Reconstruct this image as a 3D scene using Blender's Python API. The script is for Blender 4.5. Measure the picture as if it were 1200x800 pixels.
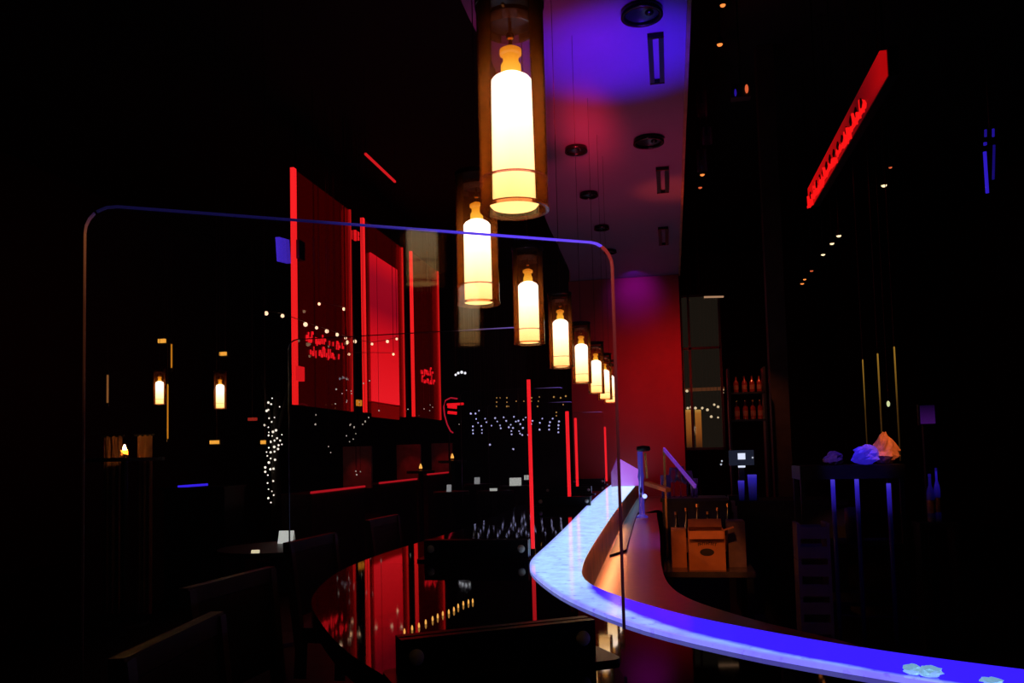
import bpy, bmesh, math, random
from mathutils import Vector, Matrix
random.seed(7)
S = bpy.context.scene
COL = S.collection
for o in list(bpy.data.objects):
    bpy.data.objects.remove(o)

# ------------------------------------------------------------------ camera
CZ = 1.45
F, CX, SHY = 950.0, 600.0, 74.0
CY = 400.0 + SHY
R_ = Vector((0.98091149, 0.19284726, -0.02495148))
U_ = Vector((0.036128, -0.05465724, 0.99785137))
F_ = Vector((-0.19106912, 0.97970532, 0.06058111))
cam_d = bpy.data.cameras.new('camera')
cam = bpy.data.objects.new('camera', cam_d)
COL.objects.link(cam)
cam_d.sensor_fit = 'HORIZONTAL'
cam_d.sensor_width = 36.0
cam_d.lens = 36.0 * F / 1200.0
cam_d.shift_y = SHY / 1200.0
cam_d.clip_start = 0.05
cam.matrix_world = Matrix(((R_.x, U_.x, -F_.x, 0), (R_.y, U_.y, -F_.y, 0), (R_.z, U_.z, -F_.z, CZ), (0, 0, 0, 1)))
S.camera = cam

# ------------------------------------------------------------------ world, exposure
w = bpy.data.worlds.new('night')
S.world = w
w.use_nodes = True
w.node_tree.nodes['Background'].inputs[0].default_value = (0.004, 0.004, 0.006, 1)
w.node_tree.nodes['Background'].inputs[1].default_value = 0.12
S.view_settings.view_transform = 'Standard'
S.view_settings.look = 'None'
S.view_settings.gamma = 1.0
S.view_settings.use_curve_mapping = False
S.view_settings.exposure = 0.0
S.cycles.use_denoising = True
S.cycles.max_bounces = 8
S.cycles.transparent_max_bounces = 32
S.cycles.caustics_reflective = False
S.cycles.caustics_refractive = False
S.cycles.sample_clamp_indirect = 3.0

# ------------------------------------------------------------------ stage lights: added spots without fixtures (colour washes of the bar)
def spot(name, loc, tgt, col, power, angle, blend=1.0, size=0.05):  # bare spotlight, added without a fixture
    d = bpy.data.lights.new(name, 'SPOT')
    d.color = col; d.energy = power; d.spot_size = math.radians(angle); d.spot_blend = blend; d.shadow_soft_size = size
    o = bpy.data.objects.new(name, d); COL.objects.link(o)
    o.location = loc
    o.rotation_euler = (Vector(tgt) - Vector(loc)).to_track_quat('-Z', 'Y').to_euler()
    return o

spot('added_blue_uplight', (-0.02, 4.1, 1.5), (-0.20, 4.62, 3.75), (0.055, 0.01, 1.0), 620, 33, 1.0)
spot('added_violet_uplight', (-0.35, 3.6, 1.6), (-0.66, 4.45, 3.75), (0.85, 0.02, 0.40), 60, 38, 1.0)
spot('added_red_uplight', (-0.46, 2.9, 2.80), (-0.52, 5.70, 3.75), (1.0, 0.04, 0.09), 1300, 10, 1.0, 0.15)
spot('magenta_wash', (-0.30, 6.3, 1.5), (-0.40, 6.5, 3.75), (1.0, 0.05, 0.20), 42, 92, 1.0)
spot('red_edge_wash', (-0.35, 7.0, 1.8), (0.12, 7.2, 3.75), (1.0, 0.14, 0.04), 55, 26, 1.0)
spot('red_wall_wash', (0.05, 9.3, 2.55), (0.02, 10.75, 2.25), (1.0, 0.03, 0.01), 30, 105, 1.0)
spot('added_violet_wall_spot', (-0.40, 10.30, 3.68), (-0.40, 10.75, 3.55), (0.22, 0.01, 1.0), 9.0, 95, 1.0)
spot('ledge_blue_spot', (0.0, 6.9, 2.9), (-0.16, 5.6, 0.85), (0.20, 0.05, 1.0), 75, 24, 0.9)

# ------------------------------------------------------------------ pixel helpers (1200 x 800 photograph)
ORG = Vector((0, 0, CZ))
def ray(px, py):
    return F_ + R_ * ((px - CX) / F) - U_ * ((py - CY) / F)
def hz(px, py, z):
    d = ray(px, py); return ORG + d * ((z - CZ) / d.z)
def atY(px, py, y):
    d = ray(px, py); return ORG + d * (y / d.y)
def atX(px, py, x):
    d = ray(px, py); return ORG + d * (x / d.x)
def mpp(y):           # metres per pixel at that depth
    return y / F

# ------------------------------------------------------------------ materials
MATS = {}
def mat(name, col=(0.02, 0.02, 0.02), rough=0.5, metal=0.0, emit=None, es=0.0, var=0.25, scale=8.0, bump=0.0, spec=0.5):
    if name in MATS: return MATS[name]
    m = bpy.data.materials.new(name); m.use_nodes = True
    n = m.node_tree.nodes; l = m.node_tree.links
    b = n['Principled BSDF']
    b.inputs['Roughness'].default_value = rough
    b.inputs['Metallic'].default_value = metal
    b.inputs['Specular IOR Level'].default_value = spec
    tc = n.new('ShaderNodeTexCoord'); nz = n.new('ShaderNodeTexNoise')
    nz.inputs['Scale'].default_value = scale; nz.inputs['Detail'].default_value = 4
    l.new(tc.outputs['Object'], nz.inputs['Vector'])
    cr = n.new('ShaderNodeValToRGB')
    cr.color_ramp.elements[0].position = 0.3; cr.color_ramp.elements[1].position = 0.7
    cr.color_ramp.elements[0].color = tuple(c * (1 - var) for c in col) + (1,)
    cr.color_ramp.elements[1].color = tuple(min(1, c * (1 + var)) for c in col) + (1,)
    l.new(nz.outputs['Fac'], cr.inputs['Fac']); l.new(cr.outputs['Color'], b.inputs['Base Color'])
    if emit:
        b.inputs['Emission Color'].default_value = tuple(emit) + (1,)
        b.inputs['Emission Strength'].default_value = es
    if bump:
        bp = n.new('ShaderNodeBump'); bp.inputs['Strength'].default_value = bump
        l.new(nz.outputs['Fac'], bp.inputs['Height']); l.new(bp.outputs['Normal'], b.inputs['Normal'])
    MATS[name] = m
    return m

def glow(name, col, s):
    return mat(name, (0.02, 0.02, 0.02), 0.6, emit=col, es=s)

def clear(name, tint=(1, 1, 1), diff=0.0, dcol=(1, 1, 1), ior=1.45, rough=0.02, emit=None, es=0.0):
    """thin clear sheet: transparent + fresnel gloss (+ a little haze)"""
    if name in MATS: return MATS[name]
    m = bpy.data.materials.new(name); m.use_nodes = True
    n = m.node_tree.nodes; l = m.node_tree.links; n.clear()
    out = n.new('ShaderNodeOutputMaterial')
    t = n.new('ShaderNodeBsdfTransparent'); t.inputs[0].default_value = tuple(tint) + (1,)
    g = n.new('ShaderNodeBsdfGlossy'); g.inputs['Roughness'].default_value = rough
    fr = n.new('ShaderNodeFresnel'); fr.inputs['IOR'].default_value = ior
    mx = n.new('ShaderNodeMixShader')
    l.new(fr.outputs[0], mx.inputs[0]); l.new(t.outputs[0], mx.inputs[1]); l.new(g.outputs[0], mx.inputs[2])
    last = mx
    if diff > 0:
        d = n.new('ShaderNodeBsdfTranslucent'); d.inputs[0].default_value = tuple(dcol) + (1,)
        nz = n.new('ShaderNodeTexNoise'); nz.inputs['Scale'].default_value = 3.0
        ma = n.new('ShaderNodeMath'); ma.operation = 'MULTIPLY'; ma.inputs[1].default_value = diff * 2
        l.new(nz.outputs['Fac'], ma.inputs[0])
        m2 = n.new('ShaderNodeMixShader')
        l.new(ma.outputs[0], m2.inputs[0]); l.new(mx.outputs[0], m2.inputs[1]); l.new(d.outputs[0], m2.inputs[2])
        last = m2
    if emit:
        e = n.new('ShaderNodeEmission'); e.inputs[0].default_value = tuple(emit) + (1,); e.inputs[1].default_value = es
        ad = n.new('ShaderNodeAddShader')
        l.new(last.outputs[0], ad.inputs[0]); l.new(e.outputs[0], ad.inputs[1]); last = ad
    l.new(last.outputs[0], out.inputs[0])
    MATS[name] = m
    return m

def ramp_emit(name, axis, stops, strength=1.0, coord='Generated', noise=0.0):
    """emission whose colour runs along one local axis (lamps brighter near the bulb, and light painted on other parts)"""
    m = bpy.data.materials.new(name); m.use_nodes = True
    n = m.node_tree.nodes; l = m.node_tree.links
    b = n['Principled BSDF']; b.inputs['Base Color'].default_value = (0.02, 0.02, 0.02, 1); b.inputs['Roughness'].default_value = 0.5
    tc = n.new('ShaderNodeTexCoord'); sp = n.new('ShaderNodeSeparateXYZ'); cr = n.new('ShaderNodeValToRGB')
    l.new(tc.outputs[coord], sp.inputs[0])
    src = sp.outputs['XYZ'.index(axis)]
    if noise:
        nz = n.new('ShaderNodeTexNoise'); nz.inputs['Scale'].default_value = 4
        l.new(tc.outputs[coord], nz.inputs['Vector'])
        a = n.new('ShaderNodeMath'); a.operation = 'MULTIPLY_ADD'; a.inputs[1].default_value = noise
        l.new(nz.outputs['Fac'], a.inputs[0]); l.new(src, a.inputs[2]); src = a.outputs[0]
    l.new(src, cr.inputs['Fac'])
    e = cr.color_ramp.elements
    while len(e) < len(stops): e.new(0.5)
    for el, (p, c) in zip(e, stops): el.position = p; el.color = tuple(c) + (1,)
    l.new(cr.outputs['Color'], b.inputs['Emission Color']); b.inputs['Emission Strength'].default_value = strength
    MATS[name] = m
    return m

# ------------------------------------------------------------------ mesh builder
class MB:
    def __init__(s): s.v = []; s.f = []; s.uv = None
    def add(s, vs, fs):
        o = len(s.v); s.v += [tuple(v) for v in vs]; s.f += [tuple(i + o for i in f) for f in fs]; return s
    def box(s, c, d, rz=0.0, rot=None):
        x, y, z = (k / 2 for k in d)
        vs = [Vector(p) for p in ((-x, -y, -z), (x, -y, -z), (x, y, -z), (-x, y, -z), (-x, -y, z), (x, -y, z), (x, y, z), (-x, y, z))]
        M = rot if rot else Matrix.Rotation(rz, 3, 'Z')
        return s.add([M @ v + Vector(c) for v in vs], [(0, 3, 2, 1), (4, 5, 6, 7), (0, 1, 5, 4), (1, 2, 6, 5), (2, 3, 7, 6), (3, 0, 4, 7)])
    def bar(s, a, b, wd, up=None):       # square bar between two points
        a = Vector(a); b = Vector(b); d = (b - a).normalized()
        u = Vector((0, 0, 1)) if abs(d.z) < 0.9 else Vector((1, 0, 0))
        r = d.cross(u).normalized(); u = r.cross(d)
        wx, wy = (wd if isinstance(wd, tuple) else (wd, wd))
        vs = [p + r * (sx * wx / 2) + u * (sy * wy / 2) for p in (a, b) for sx, sy in ((-1, -1), (1, -1), (1, 1), (-1, 1))]
        return s.add(vs, [(3, 2, 1, 0), (4, 5, 6, 7), (0, 1, 5, 4), (1, 2, 6, 5), (2, 3, 7, 6), (3, 0, 4, 7)])
    def lathe(s, prof, n=24, c=(0, 0, 0), close=False):
        c = Vector(c); vs = []
        for r, z in prof:
            for k in range(n):
                a = 2 * math.pi * k / n; vs.append(c + Vector((r * math.cos(a), r * math.sin(a), z)))
        m = len(prof); fs = []
        for i in range(m if close else m - 1):
            j = (i + 1) % m
            for k in range(n):
                q = (k + 1) % n; fs.append((i * n + k, i * n + q, j * n + q, j * n + k))
        return s.add(vs, fs)
    def prism(s, poly, z0, z1):
        n = len(poly)
        vs = [(x, y, z0) for x, y in poly] + [(x, y, z1) for x, y in poly]
        fs = [tuple(range(n - 1, -1, -1)), tuple(range(n, 2 * n))] + [(i, (i + 1) % n, n + (i + 1) % n, n + i) for i in range(n)]
        return s.add(vs, fs)
    def tube(s, pts, r, n=8):
        pts = [Vector(p) for p in pts]; vs = []
        for i, p in enumerate(pts):
            d = (pts[min(i + 1, len(pts) - 1)] - pts[max(i - 1, 0)]).normalized()
            u = Vector((0, 0, 1)) if abs(d.z) < 0.9 else Vector((1, 0, 0))
            a = d.cross(u).normalized(); b = d.cross(a)
            rr = r[i] if isinstance(r, (list, tuple)) else r
            for k in range(n):
                t = 2 * math.pi * k / n; vs.append(p + a * (rr * math.cos(t)) + b * (rr * math.sin(t)))
        fs = [(i * n + k, i * n + (k + 1) % n, (i + 1) * n + (k + 1) % n, (i + 1) * n + k) for i in range(len(pts) - 1) for k in range(n)]
        fs += [tuple(range(n - 1, -1, -1)), tuple(range((len(pts) - 1) * n, len(pts) * n))]
        return s.add(vs, fs)
    def sphere(s, c, r, n=10, m=7, sq=(1, 1, 1)):
        c = Vector(c); vs = [c + Vector((0, 0, -r * sq[2]))]
        for i in range(1, m):
            t = math.pi * i / m
            for k in range(n):
                a = 2 * math.pi * k / n
                vs.append(c + Vector((r * sq[0] * math.sin(t) * math.cos(a), r * sq[1] * math.sin(t) * math.sin(a), -r * sq[2] * math.cos(t))))
        vs.append(c + Vector((0, 0, r * sq[2])))
        fs = [(0, 1 + (k + 1) % n, 1 + k) for k in range(n)]
        for i in range(m - 2):
            for k in range(n):
                a = 1 + i * n; q = (k + 1) % n; fs.append((a + k, a + q, a + n + q, a + n + k))
        L = len(vs) - 1; a = 1 + (m - 2) * n
        fs += [(a + k, a + (k + 1) % n, L) for k in range(n)]
        return s.add(vs, fs)
    def mesh(s, name, m, smooth=False, off=None):
        me = bpy.data.meshes.new(name)
        vs = s.v if off is None else [(v[0] - off[0], v[1] - off[1], v[2] - off[2]) for v in s.v]
        me.from_pydata(vs, [], s.f)
        bm = bmesh.new(); bm.from_mesh(me); bmesh.ops.recalc_face_normals(bm, faces=bm.faces); bm.to_mesh(me); bm.free()
        if m: me.materials.append(m)
        if smooth:
            for p in me.polygons: p.use_smooth = True
            if smooth == 'auto':
                try: me.set_sharp_from_angle(angle=math.radians(40))
                except Exception: pass
        me.update()
        return me
    def build(s, name, m, parent=None, smooth=False, world=False):
        """parent given: verts are local to it, or world coordinates when world=True"""
        off = None
        if parent is not None and world: off = parent.location
        if parent is None:
            xs = [v[0] for v in s.v]; ys = [v[1] for v in s.v]; zs = [v[2] for v in s.v]
            off = Vector(((min(xs) + max(xs)) / 2, (min(ys) + max(ys)) / 2, min(zs)))
        o = bpy.data.objects.new(name, s.mesh(name, m, smooth, off)); COL.objects.link(o)
        if parent is None: o.location = off
        else: o.parent = parent
        return o

def tag(o, label=None, cat=None, group=None, kind=None):
    if label: o['label'] = label
    if cat: o['category'] = cat
    if group: o['group'] = group
    if kind: o['kind'] = kind
    return o
def empty(name, loc, label, cat, group=None, rz=0.0):
    o = bpy.data.objects.new(name, None); COL.objects.link(o)
    o.location = loc; o.rotation_euler = (0, 0, rz); o.empty_display_size = 0.1
    return tag(o, label, cat, group)
def copy_tree(o, parent=None):
    c = o.copy(); COL.objects.link(c); c.parent = parent
    for ch in list(o.children): copy_tree(ch, c)
    return c
def struct(o, label=None):
    o['kind'] = 'structure'
    if label: o['label'] = label
    return o

def resample(pts, n):
    pts = [Vector((p[0], p[1])) for p in pts]
    # catmull-rom densify
    dense = []
    for i in range(len(pts) - 1):
        p0 = pts[max(i - 1, 0)]; p1 = pts[i]; p2 = pts[i + 1]; p3 = pts[min(i + 2, len(pts) - 1)]
        L = (p2 - p1).length
        for k in range(12):
            t = k / 12
            m1 = (p2 - p0) * (L / max(1e-6, (p2 - p0).length)); m2 = (p3 - p1) * (L / max(1e-6, (p3 - p1).length))
            h = (2 * t**3 - 3 * t**2 + 1) * p1 + (t**3 - 2 * t**2 + t) * m1 + (-2 * t**3 + 3 * t**2) * p2 + (t**3 - t**2) * m2
            dense.append(h)
    dense.append(pts[-1])
    acc = [0.0]
    for a, b in zip(dense, dense[1:]): acc.append(acc[-1] + (b - a).length)
    out = []; j = 0
    for k in range(n):
        s_ = acc[-1] * k / (n - 1)
        while j < len(acc) - 2 and acc[j + 1] < s_: j += 1
        t = (s_ - acc[j]) / max(1e-9, acc[j + 1] - acc[j])
        out.append(dense[j].lerp(dense[j + 1], t))
    return out

def ribbon(A, B, z0, z1):
    """closed slab between two equally sampled plan lines"""
    m = MB(); n = len(A)
    vs = [(p.x, p.y, z1) for p in A] + [(p.x, p.y, z1) for p in B] + [(p.x, p.y, z0) for p in A] + [(p.x, p.y, z0) for p in B]
    fs = []
    for i in range(n - 1):
        fs += [(i, i + 1, n + i + 1, n + i), (2 * n + i, 3 * n + i, 3 * n + i + 1, 2 * n + i + 1),
               (i, 2 * n + i, 2 * n + i + 1, i + 1), (n + i, n + i + 1, 3 * n + i + 1, 3 * n + i)]
    fs += [(0, n, 3 * n, 2 * n), (n - 1, 3 * n - 1, 4 * n - 1, 2 * n - 1)]
    return m.add(vs, fs)

# ------------------------------------------------------------------ palette
M_floor = mat('dark_floor', (0.010, 0.008, 0.007), 0.55, scale=3)
M_wall = mat('dark_wall', (0.008, 0.007, 0.007), 0.7, scale=2)
M_ceil = mat('ceiling_plaster', (0.28, 0.13, 0.23), 0.6, var=0.06, scale=1.5)
M_red = mat('red_plaster', (0.55, 0.05, 0.06), 0.7, var=0.10, scale=2.0)
M_black = mat('black_paint', (0.010, 0.010, 0.011), 0.45)
M_top = mat('black_lacquer', (0.006, 0.004, 0.004), 0.035, var=0.3, scale=5, spec=0.5)
M_front = mat('bar_front', (0.02, 0.012, 0.010), 0.4)
M_wood = mat('dark_wood', (0.10, 0.05, 0.032), 0.4, scale=14)
M_seat = mat('seat_leather', (0.012, 0.008, 0.008), 0.5)
M_brass = mat('brass', (0.75, 0.42, 0.14), 0.25, 1.0, var=0.1)
M_steel = mat('steel', (0.55, 0.55, 0.58), 0.22, 1.0, var=0.08)
M_copper = mat('copper_panel', (0.75, 0.28, 0.10), 0.30, 0.25, var=0.35, scale=9, bump=0.05)
M_ledge = mat('brushed_ledge', (0.70, 0.42, 0.34), 0.30, 1.0, var=0.06, scale=20)
M_rubber = mat('rubber_mat', (0.010, 0.012, 0.05), 0.35)
M_rail = mat('clamp_black', (0.008, 0.007, 0.007), 0.30, spec=0.5)
M_card = mat('white_card', (0.75, 0.75, 0.72), 0.6, var=0.03)

# ================================================================== SETTING
struct(MB().box((-1.5, 7, -0.05), (17, 24, 0.1)).build('floor', M_floor))
struct(MB().box((-1.5, 7, 5.85), (17, 24, 0.1)).build('ceiling', mat('high_ceiling', (0.003, 0.003, 0.003), 0.9)), 'high black ceiling over the dining side')
struct(MB().box((-9.0, 7, 2.9), (0.1, 24, 5.8)).build('wall_left', M_wall))
struct(MB().box((5.5, 7, 2.9), (0.1, 24, 5.8)).build('wall_right', M_wall))
struct(MB().box((-1.5, 18.5, 2.9), (17, 0.1, 5.8)).build('wall_far', M_wall))

ZC = 3.75
left = [(520, -60), (540, 1), (575, 70), (600, 130), (622, 195), (640, 258), (655, 290), (668, 320)]
lp = [hz(x, y, ZC) for x, y in left]
lp = [(p.x, p.y) for p in lp]
lp = [(lp[0][0] + 0.05, 2.0)] + lp + [(-1.28, 10.86)]
rp = [(0.155, 2.0), (0.165, 6.0), (0.172, 10.86)]
A = resample(lp, 40); B = resample(rp, 40)
struct(ribbon(A, B, ZC, ZC + 0.12).build('ceiling', M_ceil), 'lowered ceiling band over the bar')
struct(MB().box((-0.555, 10.80, 1.935), (1.45, 0.10, 3.62)).build('wall_back', M_red))

# right edge trim of the ceiling band (thin warm lit lip)
struct(MB().bar((0.168, 2.0, ZC - 0.012), (0.182, 10.7, ZC - 0.012), (0.02, 0.05)).build('trim_1', mat('trim_wood', (0.4, 0.16, 0.08), 0.4)))

# ceiling fittings ---------------------------------------------------
M_dlr = mat('downlight_ring', (0.03, 0.02, 0.02), 0.25, 0.8)
M_dli = mat('downlight_inside', (0.012, 0.01, 0.014), 0.3)
def downlight(px, py, wpx, label, group):
    p = hz(px, py, ZC); r = wpx / 2 * mpp(p.y)
    e = empty('recessed_downlight', (p.x, p.y, ZC - 0.035), label, 'downlight', group)
    MB().lathe([(r * 0.98, 0.033), (r, 0.0), (r * 0.82, 0.0), (r * 0.80, 0.033)], 28, close=True).build('ring', M_dlr, e, True)
    MB().lathe([(r * 0.80, 0.018), (r * 0.45, 0.030), (0.001, 0.032)], 28).build('reflector', M_dli, e, True)
    MB().sphere((r * 0.35, -0.1 * r, 0.012), r * 0.22, 10, 7, (1, 1, 0.5)).build('bulb', M_dlr, e, True)
for px, py, wd in ((752, 12, 50), (760, 163, 36)):
    downlight(px, py, wd, 'dark recessed downlight with a glossy rim, ' + ('in the blue pool of light' if py < 50 else 'past the blue pool of light'), 'downlights in the ceiling band')
for k, (px, py, wd) in enumerate(((675, 173, 27), (690, 226, 22), (705, 265, 18), (715, 293, 15))):
    downlight(px, py, wd, 'small dark recessed downlight of the ceiling band, ' + ('fourth', 'third', 'second', 'first')[k] + ' from the red wall', 'small downlights along the curved side')
for k, (px, y0, y1, wd) in enumerate(((768, 40, 92, 19), (776, 196, 222, 15), (777, 266, 284, 12))):
    a = hz(px, y0, ZC); b = hz(px, y1, ZC); yy = (a.y + b.y) / 2; L = b.y - a.y; W = wd * mpp(yy)
    e = empty('ceiling_vent', (a.x, yy, ZC - 0.028), ('dark two-slot air vent beside the blue pool on the ceiling band', 'dark two-slot air vent midway along the ceiling band', 'small two-slot air vent near the red back wall')[k], 'vent', 'ceiling vents')
    for sx in (-1, 1):
        MB().box((sx * W * 0.32, 0, 0.013), (W * 0.30, L, 0.026)).build('slot', mat('vent_black', (0.004, 0.004, 0.006), 0.5), e)
    for sy in (-1, 1):
        MB().box((0, sy * (L / 2 + 0.012), 0.013), (W * 0.95, 0.02, 0.026)).build('end_bar', M_dlr, e)

# ================================================================== BAR COUNTER
ZT = 1.061      # black guest top
ZG = 1.070      # glowing glass
ZL = 0.85       # work ledge
so = [(-0.705, 10.74), (-0.68, 8.6), (-0.612, 6.0), (-0.542, 4.03), (-0.520, 3.3), (-0.512, 2.976), (-0.497, 2.80), (-0.460, 2.62), (-0.395, 2.422), (-0.298, 2.179),
      (-0.189, 1.974), (-0.081, 1.812), (0.008, 1.712), (0.088, 1.637), (0.16, 1.577), (0.29, 1.486), (0.36, 1.442), (0.6, 1.31), (0.9, 1.19), (1.6, 1.0)]
si = [(-0.412, 10.74), (-0.406, 8.757), (-0.379, 5.769), (-0.343, 3.693), (-0.324, 3.0), (-0.305, 2.70), (-0.285, 2.53), (-0.255, 2.40), (-0.204, 2.275), (-0.114, 2.118),
      (0.011, 1.943), (0.083, 1.867), (0.165, 1.79), (0.241, 1.724), (0.373, 1.625), (0.564, 1.515), (0.8, 1.41), (1.7, 1.16)]
NS = 140
SO = resample(so, NS); SI = resample(si, NS)
bar = empty('bar_counter', (-0.8, 5.0, 0), 'long curved bar with black lacquer top and a glowing blue glass strip', 'bar counter')

oc = [hz(x, y, ZT) for x, y in ((540, 620), (450, 648), (400, 668), (372, 690), (365, 708), (380, 735), (405, 762), (440, 785))]
oc = [(-1.16, 10.74), (-1.16, 7.0)] + [(p.x, p.y) for p in oc] + [(-0.30, 1.16), (0.05, 0.92), (0.55, 0.73), (1.5, 0.55)]
OC = resample(oc, NS)
SW = [p.lerp(q, 0.17) for p, q in zip(SI, SO)]
ribbon(OC, SW, ZT - 0.05, ZT).build('countertop', M_top, bar, world=True)
IN = [Vector((p.x + (q.x - p.x) * 0.25, p.y + (q.y - p.y) * 0.25)) for p, q in zip(OC, SI)]
IN2 = [Vector((p.x + (q.x - p.x) * 0.31, p.y + (q.y - p.y) * 0.31)) for p, q in zip(OC, SI)]
ribbon(IN, IN2, 0.0, ZT - 0.05).build('front_panel', M_front, bar, world=True)

# glowing strip: uv = (across, along)
def strip_material():
    m = bpy.data.materials.new('lit_glass_strip'); m.use_nodes = True
    n = m.node_tree.nodes; l = m.node_tree.links; b = n['Principled BSDF']
    b.inputs['Base Color'].default_value = (0.02, 0.02, 0.05, 1); b.inputs['Roughness'].default_value = 0.12
    uv = n.new('ShaderNodeUVMap'); uv.uv_map = 'UVMap'
    sp = n.new('ShaderNodeSeparateXYZ'); l.new(uv.outputs[0], sp.inputs[0])
    def math_(op, a, b_, c=None):
        k = n.new('ShaderNodeMath'); k.operation = op
        for i, v in enumerate((a, b_, c)):
            if v is None: continue
            if isinstance(v, (int, float)): k.inputs[i].default_value = v
            else: l.new(v, k.inputs[i])
        return k.outputs[0]
    tc = n.new('ShaderNodeTexCoord')
    n1 = n.new('ShaderNodeTexNoise'); n1.inputs['Scale'].default_value = 13; n1.inputs['Detail'].default_value = 6; n1.inputs['Roughness'].default_value = 0.7
    l.new(tc.outputs['Object'], n1.inputs['Vector'])
    n2 = n.new('ShaderNodeTexNoise'); n2.inputs['Scale'].default_value = 42; n2.inputs['Detail'].default_value = 3
    l.new(tc.outputs['Object'], n2.inputs['Vector'])
    # lit width of the strip along its run: full on the straight arm, a narrow line on the curved arm
    wid = n.new('ShaderNodeValToRGB'); l.new(sp.outputs[1], wid.inputs[0])
    for i, (p, v) in enumerate(STOPS):
        e = wid.color_ramp.elements[i] if i < 2 else wid.color_ramp.elements.new(p)
        e.position = p; e.color = (v, v, v, 1)
    wv = n.new('ShaderNodeSeparateColor'); l.new(wid.outputs[0], wv.inputs[0])
    w2 = math_('MULTIPLY_ADD', math_('POWER', wv.outputs[0], 6.0), 0.35, wv.outputs[0])
    d = math_('SUBTRACT', w2, sp.outputs[0])
    d = math_('MULTIPLY_ADD', n1.outputs['Fac'], 0.10, d)
    t = math_('MULTIPLY_ADD', d, 4.5, 0.0)
    cap = math_('MULTIPLY_ADD', wv.outputs[0], 0.62, 0.36)
    t = math_('MINIMUM', t, cap)
    cl = n.new('ShaderNodeClamp'); l.new(t, cl.inputs[0])
    deep = n.new('ShaderNodeRGB'); deep.outputs[0].default_value = (0.038, 0.012, 1.0, 1)
    lt = n.new('ShaderNodeValToRGB'); l.new(n1.outputs['Fac'], lt.inputs[0])
    lt.color_ramp.elements[0].position = 0.30; lt.color_ramp.elements[0].color = (0.33, 0.50, 1.0, 1)
    lt.color_ramp.elements[1].position = 0.60; lt.color_ramp.elements[1].color = (0.48, 0.80, 1.0, 1)
    sk = n.new('ShaderNodeValToRGB'); l.new(n2.outputs['Fac'], sk.inputs[0])
    sk.color_ramp.elements[0].position = 0.27; sk.color_ramp.elements[0].color = (0.50, 0.38, 0.9, 1)
    sk.color_ramp.elements[1].position = 0.40; sk.color_ramp.elements[1].color = (1, 1, 1, 1)
    mu = n.new('ShaderNodeMix'); mu.data_type = 'RGBA'; mu.blend_type = 'MULTIPLY'; mu.inputs[0].default_value = 1
    l.new(lt.outputs[0], mu.inputs[6]); l.new(sk.outputs[0], mu.inputs[7])
    mx = n.new('ShaderNodeMix'); mx.data_type = 'RGBA'
    l.new(cl.outputs[0], mx.inputs[0]); l.new(deep.outputs[0], mx.inputs[6]); l.new(mu.outputs[2], mx.inputs[7])
    # violet near the guest-side rim
    rim = math_('MULTIPLY_ADD', sp.outputs[0], -9.0, 1.0); rc = n.new('ShaderNodeClamp'); l.new(rim, rc.inputs[0])
    rm = math_('MULTIPLY', rc.outputs[0], 0.55)
    m3 = n.new('ShaderNodeMix'); m3.data_type = 'RGBA'; m3.inputs[7].default_value = (0.20, 0.08, 1.0, 1)
    l.new(rm, m3.inputs[0]); l.new(mx.outputs[2], m3.inputs[6])
    l.new(m3.outputs[2], b.inputs['Emission Color']); b.inputs['Emission Strength'].default_value = 1.15
    return m
# arclength fraction where the bend lies
acc = [0.0]
for a, b in zip(SO, SO[1:]): acc.append(acc[-1] + (b - a).length)
def vfrac(y):
    for i, p in enumerate(SO):
        if p.y < y: return acc[i] / acc[-1]
    return 1.0
STOPS = [(0.0, 1.0), (vfrac(2.42), 1.0), (vfrac(2.15), 0.66), (vfrac(1.95), 0.44), (vfrac(1.75), 0.27), (vfrac(1.58), 0.15), (vfrac(1.46), 0.09), (1.0, 0.06)]
strip = ribbon(SO, SI, ZT, ZG).build('light_strip', strip_material(), bar, world=True)
me = strip.data; uvl = me.uv_layers.new(name='UVMap')
for lo in me.loops:
    vi = lo.vertex_index % (2 * NS); u = 0.0 if vi < NS else 1.0
    uvl.data[lo.index].uv = (u, acc[vi % NS] / acc[-1])

# staff side: copper splash, ledge, mat
SI2 = [p.lerp(q, 0.12) for p, q in zip(SI, SO)]
ribbon(SW, SI2, ZL, ZT).build('splash_panel', M_copper, bar, world=True)
le = [hz(x, y, ZL) for x, y in ((770.5, 597), (773, 625), (774, 648), (776, 666), (781, 680), (792, 692), (812, 703), (850, 716), (900, 730), (960, 744))]
le = [(-0.10, 10.74), (-0.095, 8.0)] + [(p.x, p.y) for p in le] + [(0.85, 2.25), (1.8, 1.95)]
LE = resample(le, NS)
ribbon(SI2, LE, ZL - 0.04, ZL).build('work_ledge', M_ledge, bar, world=True)
ME1 = [SI2[i].lerp(LE[i], 0.06) for i in range(NS)]; ME2 = [SI2[i].lerp(LE[i], 0.34) for i in range(NS)]
k0 = [i for i in range(NS) if SI2[i].y < 4.6][0]; k1 = [i for i in range(NS) if SI2[i].y < 2.6][0]
ribbon(ME1[:k0], ME2[:k0], ZL + 0.001, ZL + 0.014).build('rubber_mat', M_rubber, bar, world=True)
ME3 = [SI2[i].lerp(LE[i], 0.60) for i in range(NS)]
ribbon(ME1[k1:], ME3[k1:], ZL + 0.001, ZL + 0.014).build('rubber_mat', M_black, bar, world=True)
ribbon([p.lerp(q, 0.02) for p, q in zip(SI2, LE)], [p.lerp(q, 0.06) for p, q in zip(SI2, LE)], 0.0, ZL - 0.04).build('back_panel', M_front, bar, world=True)

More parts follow.
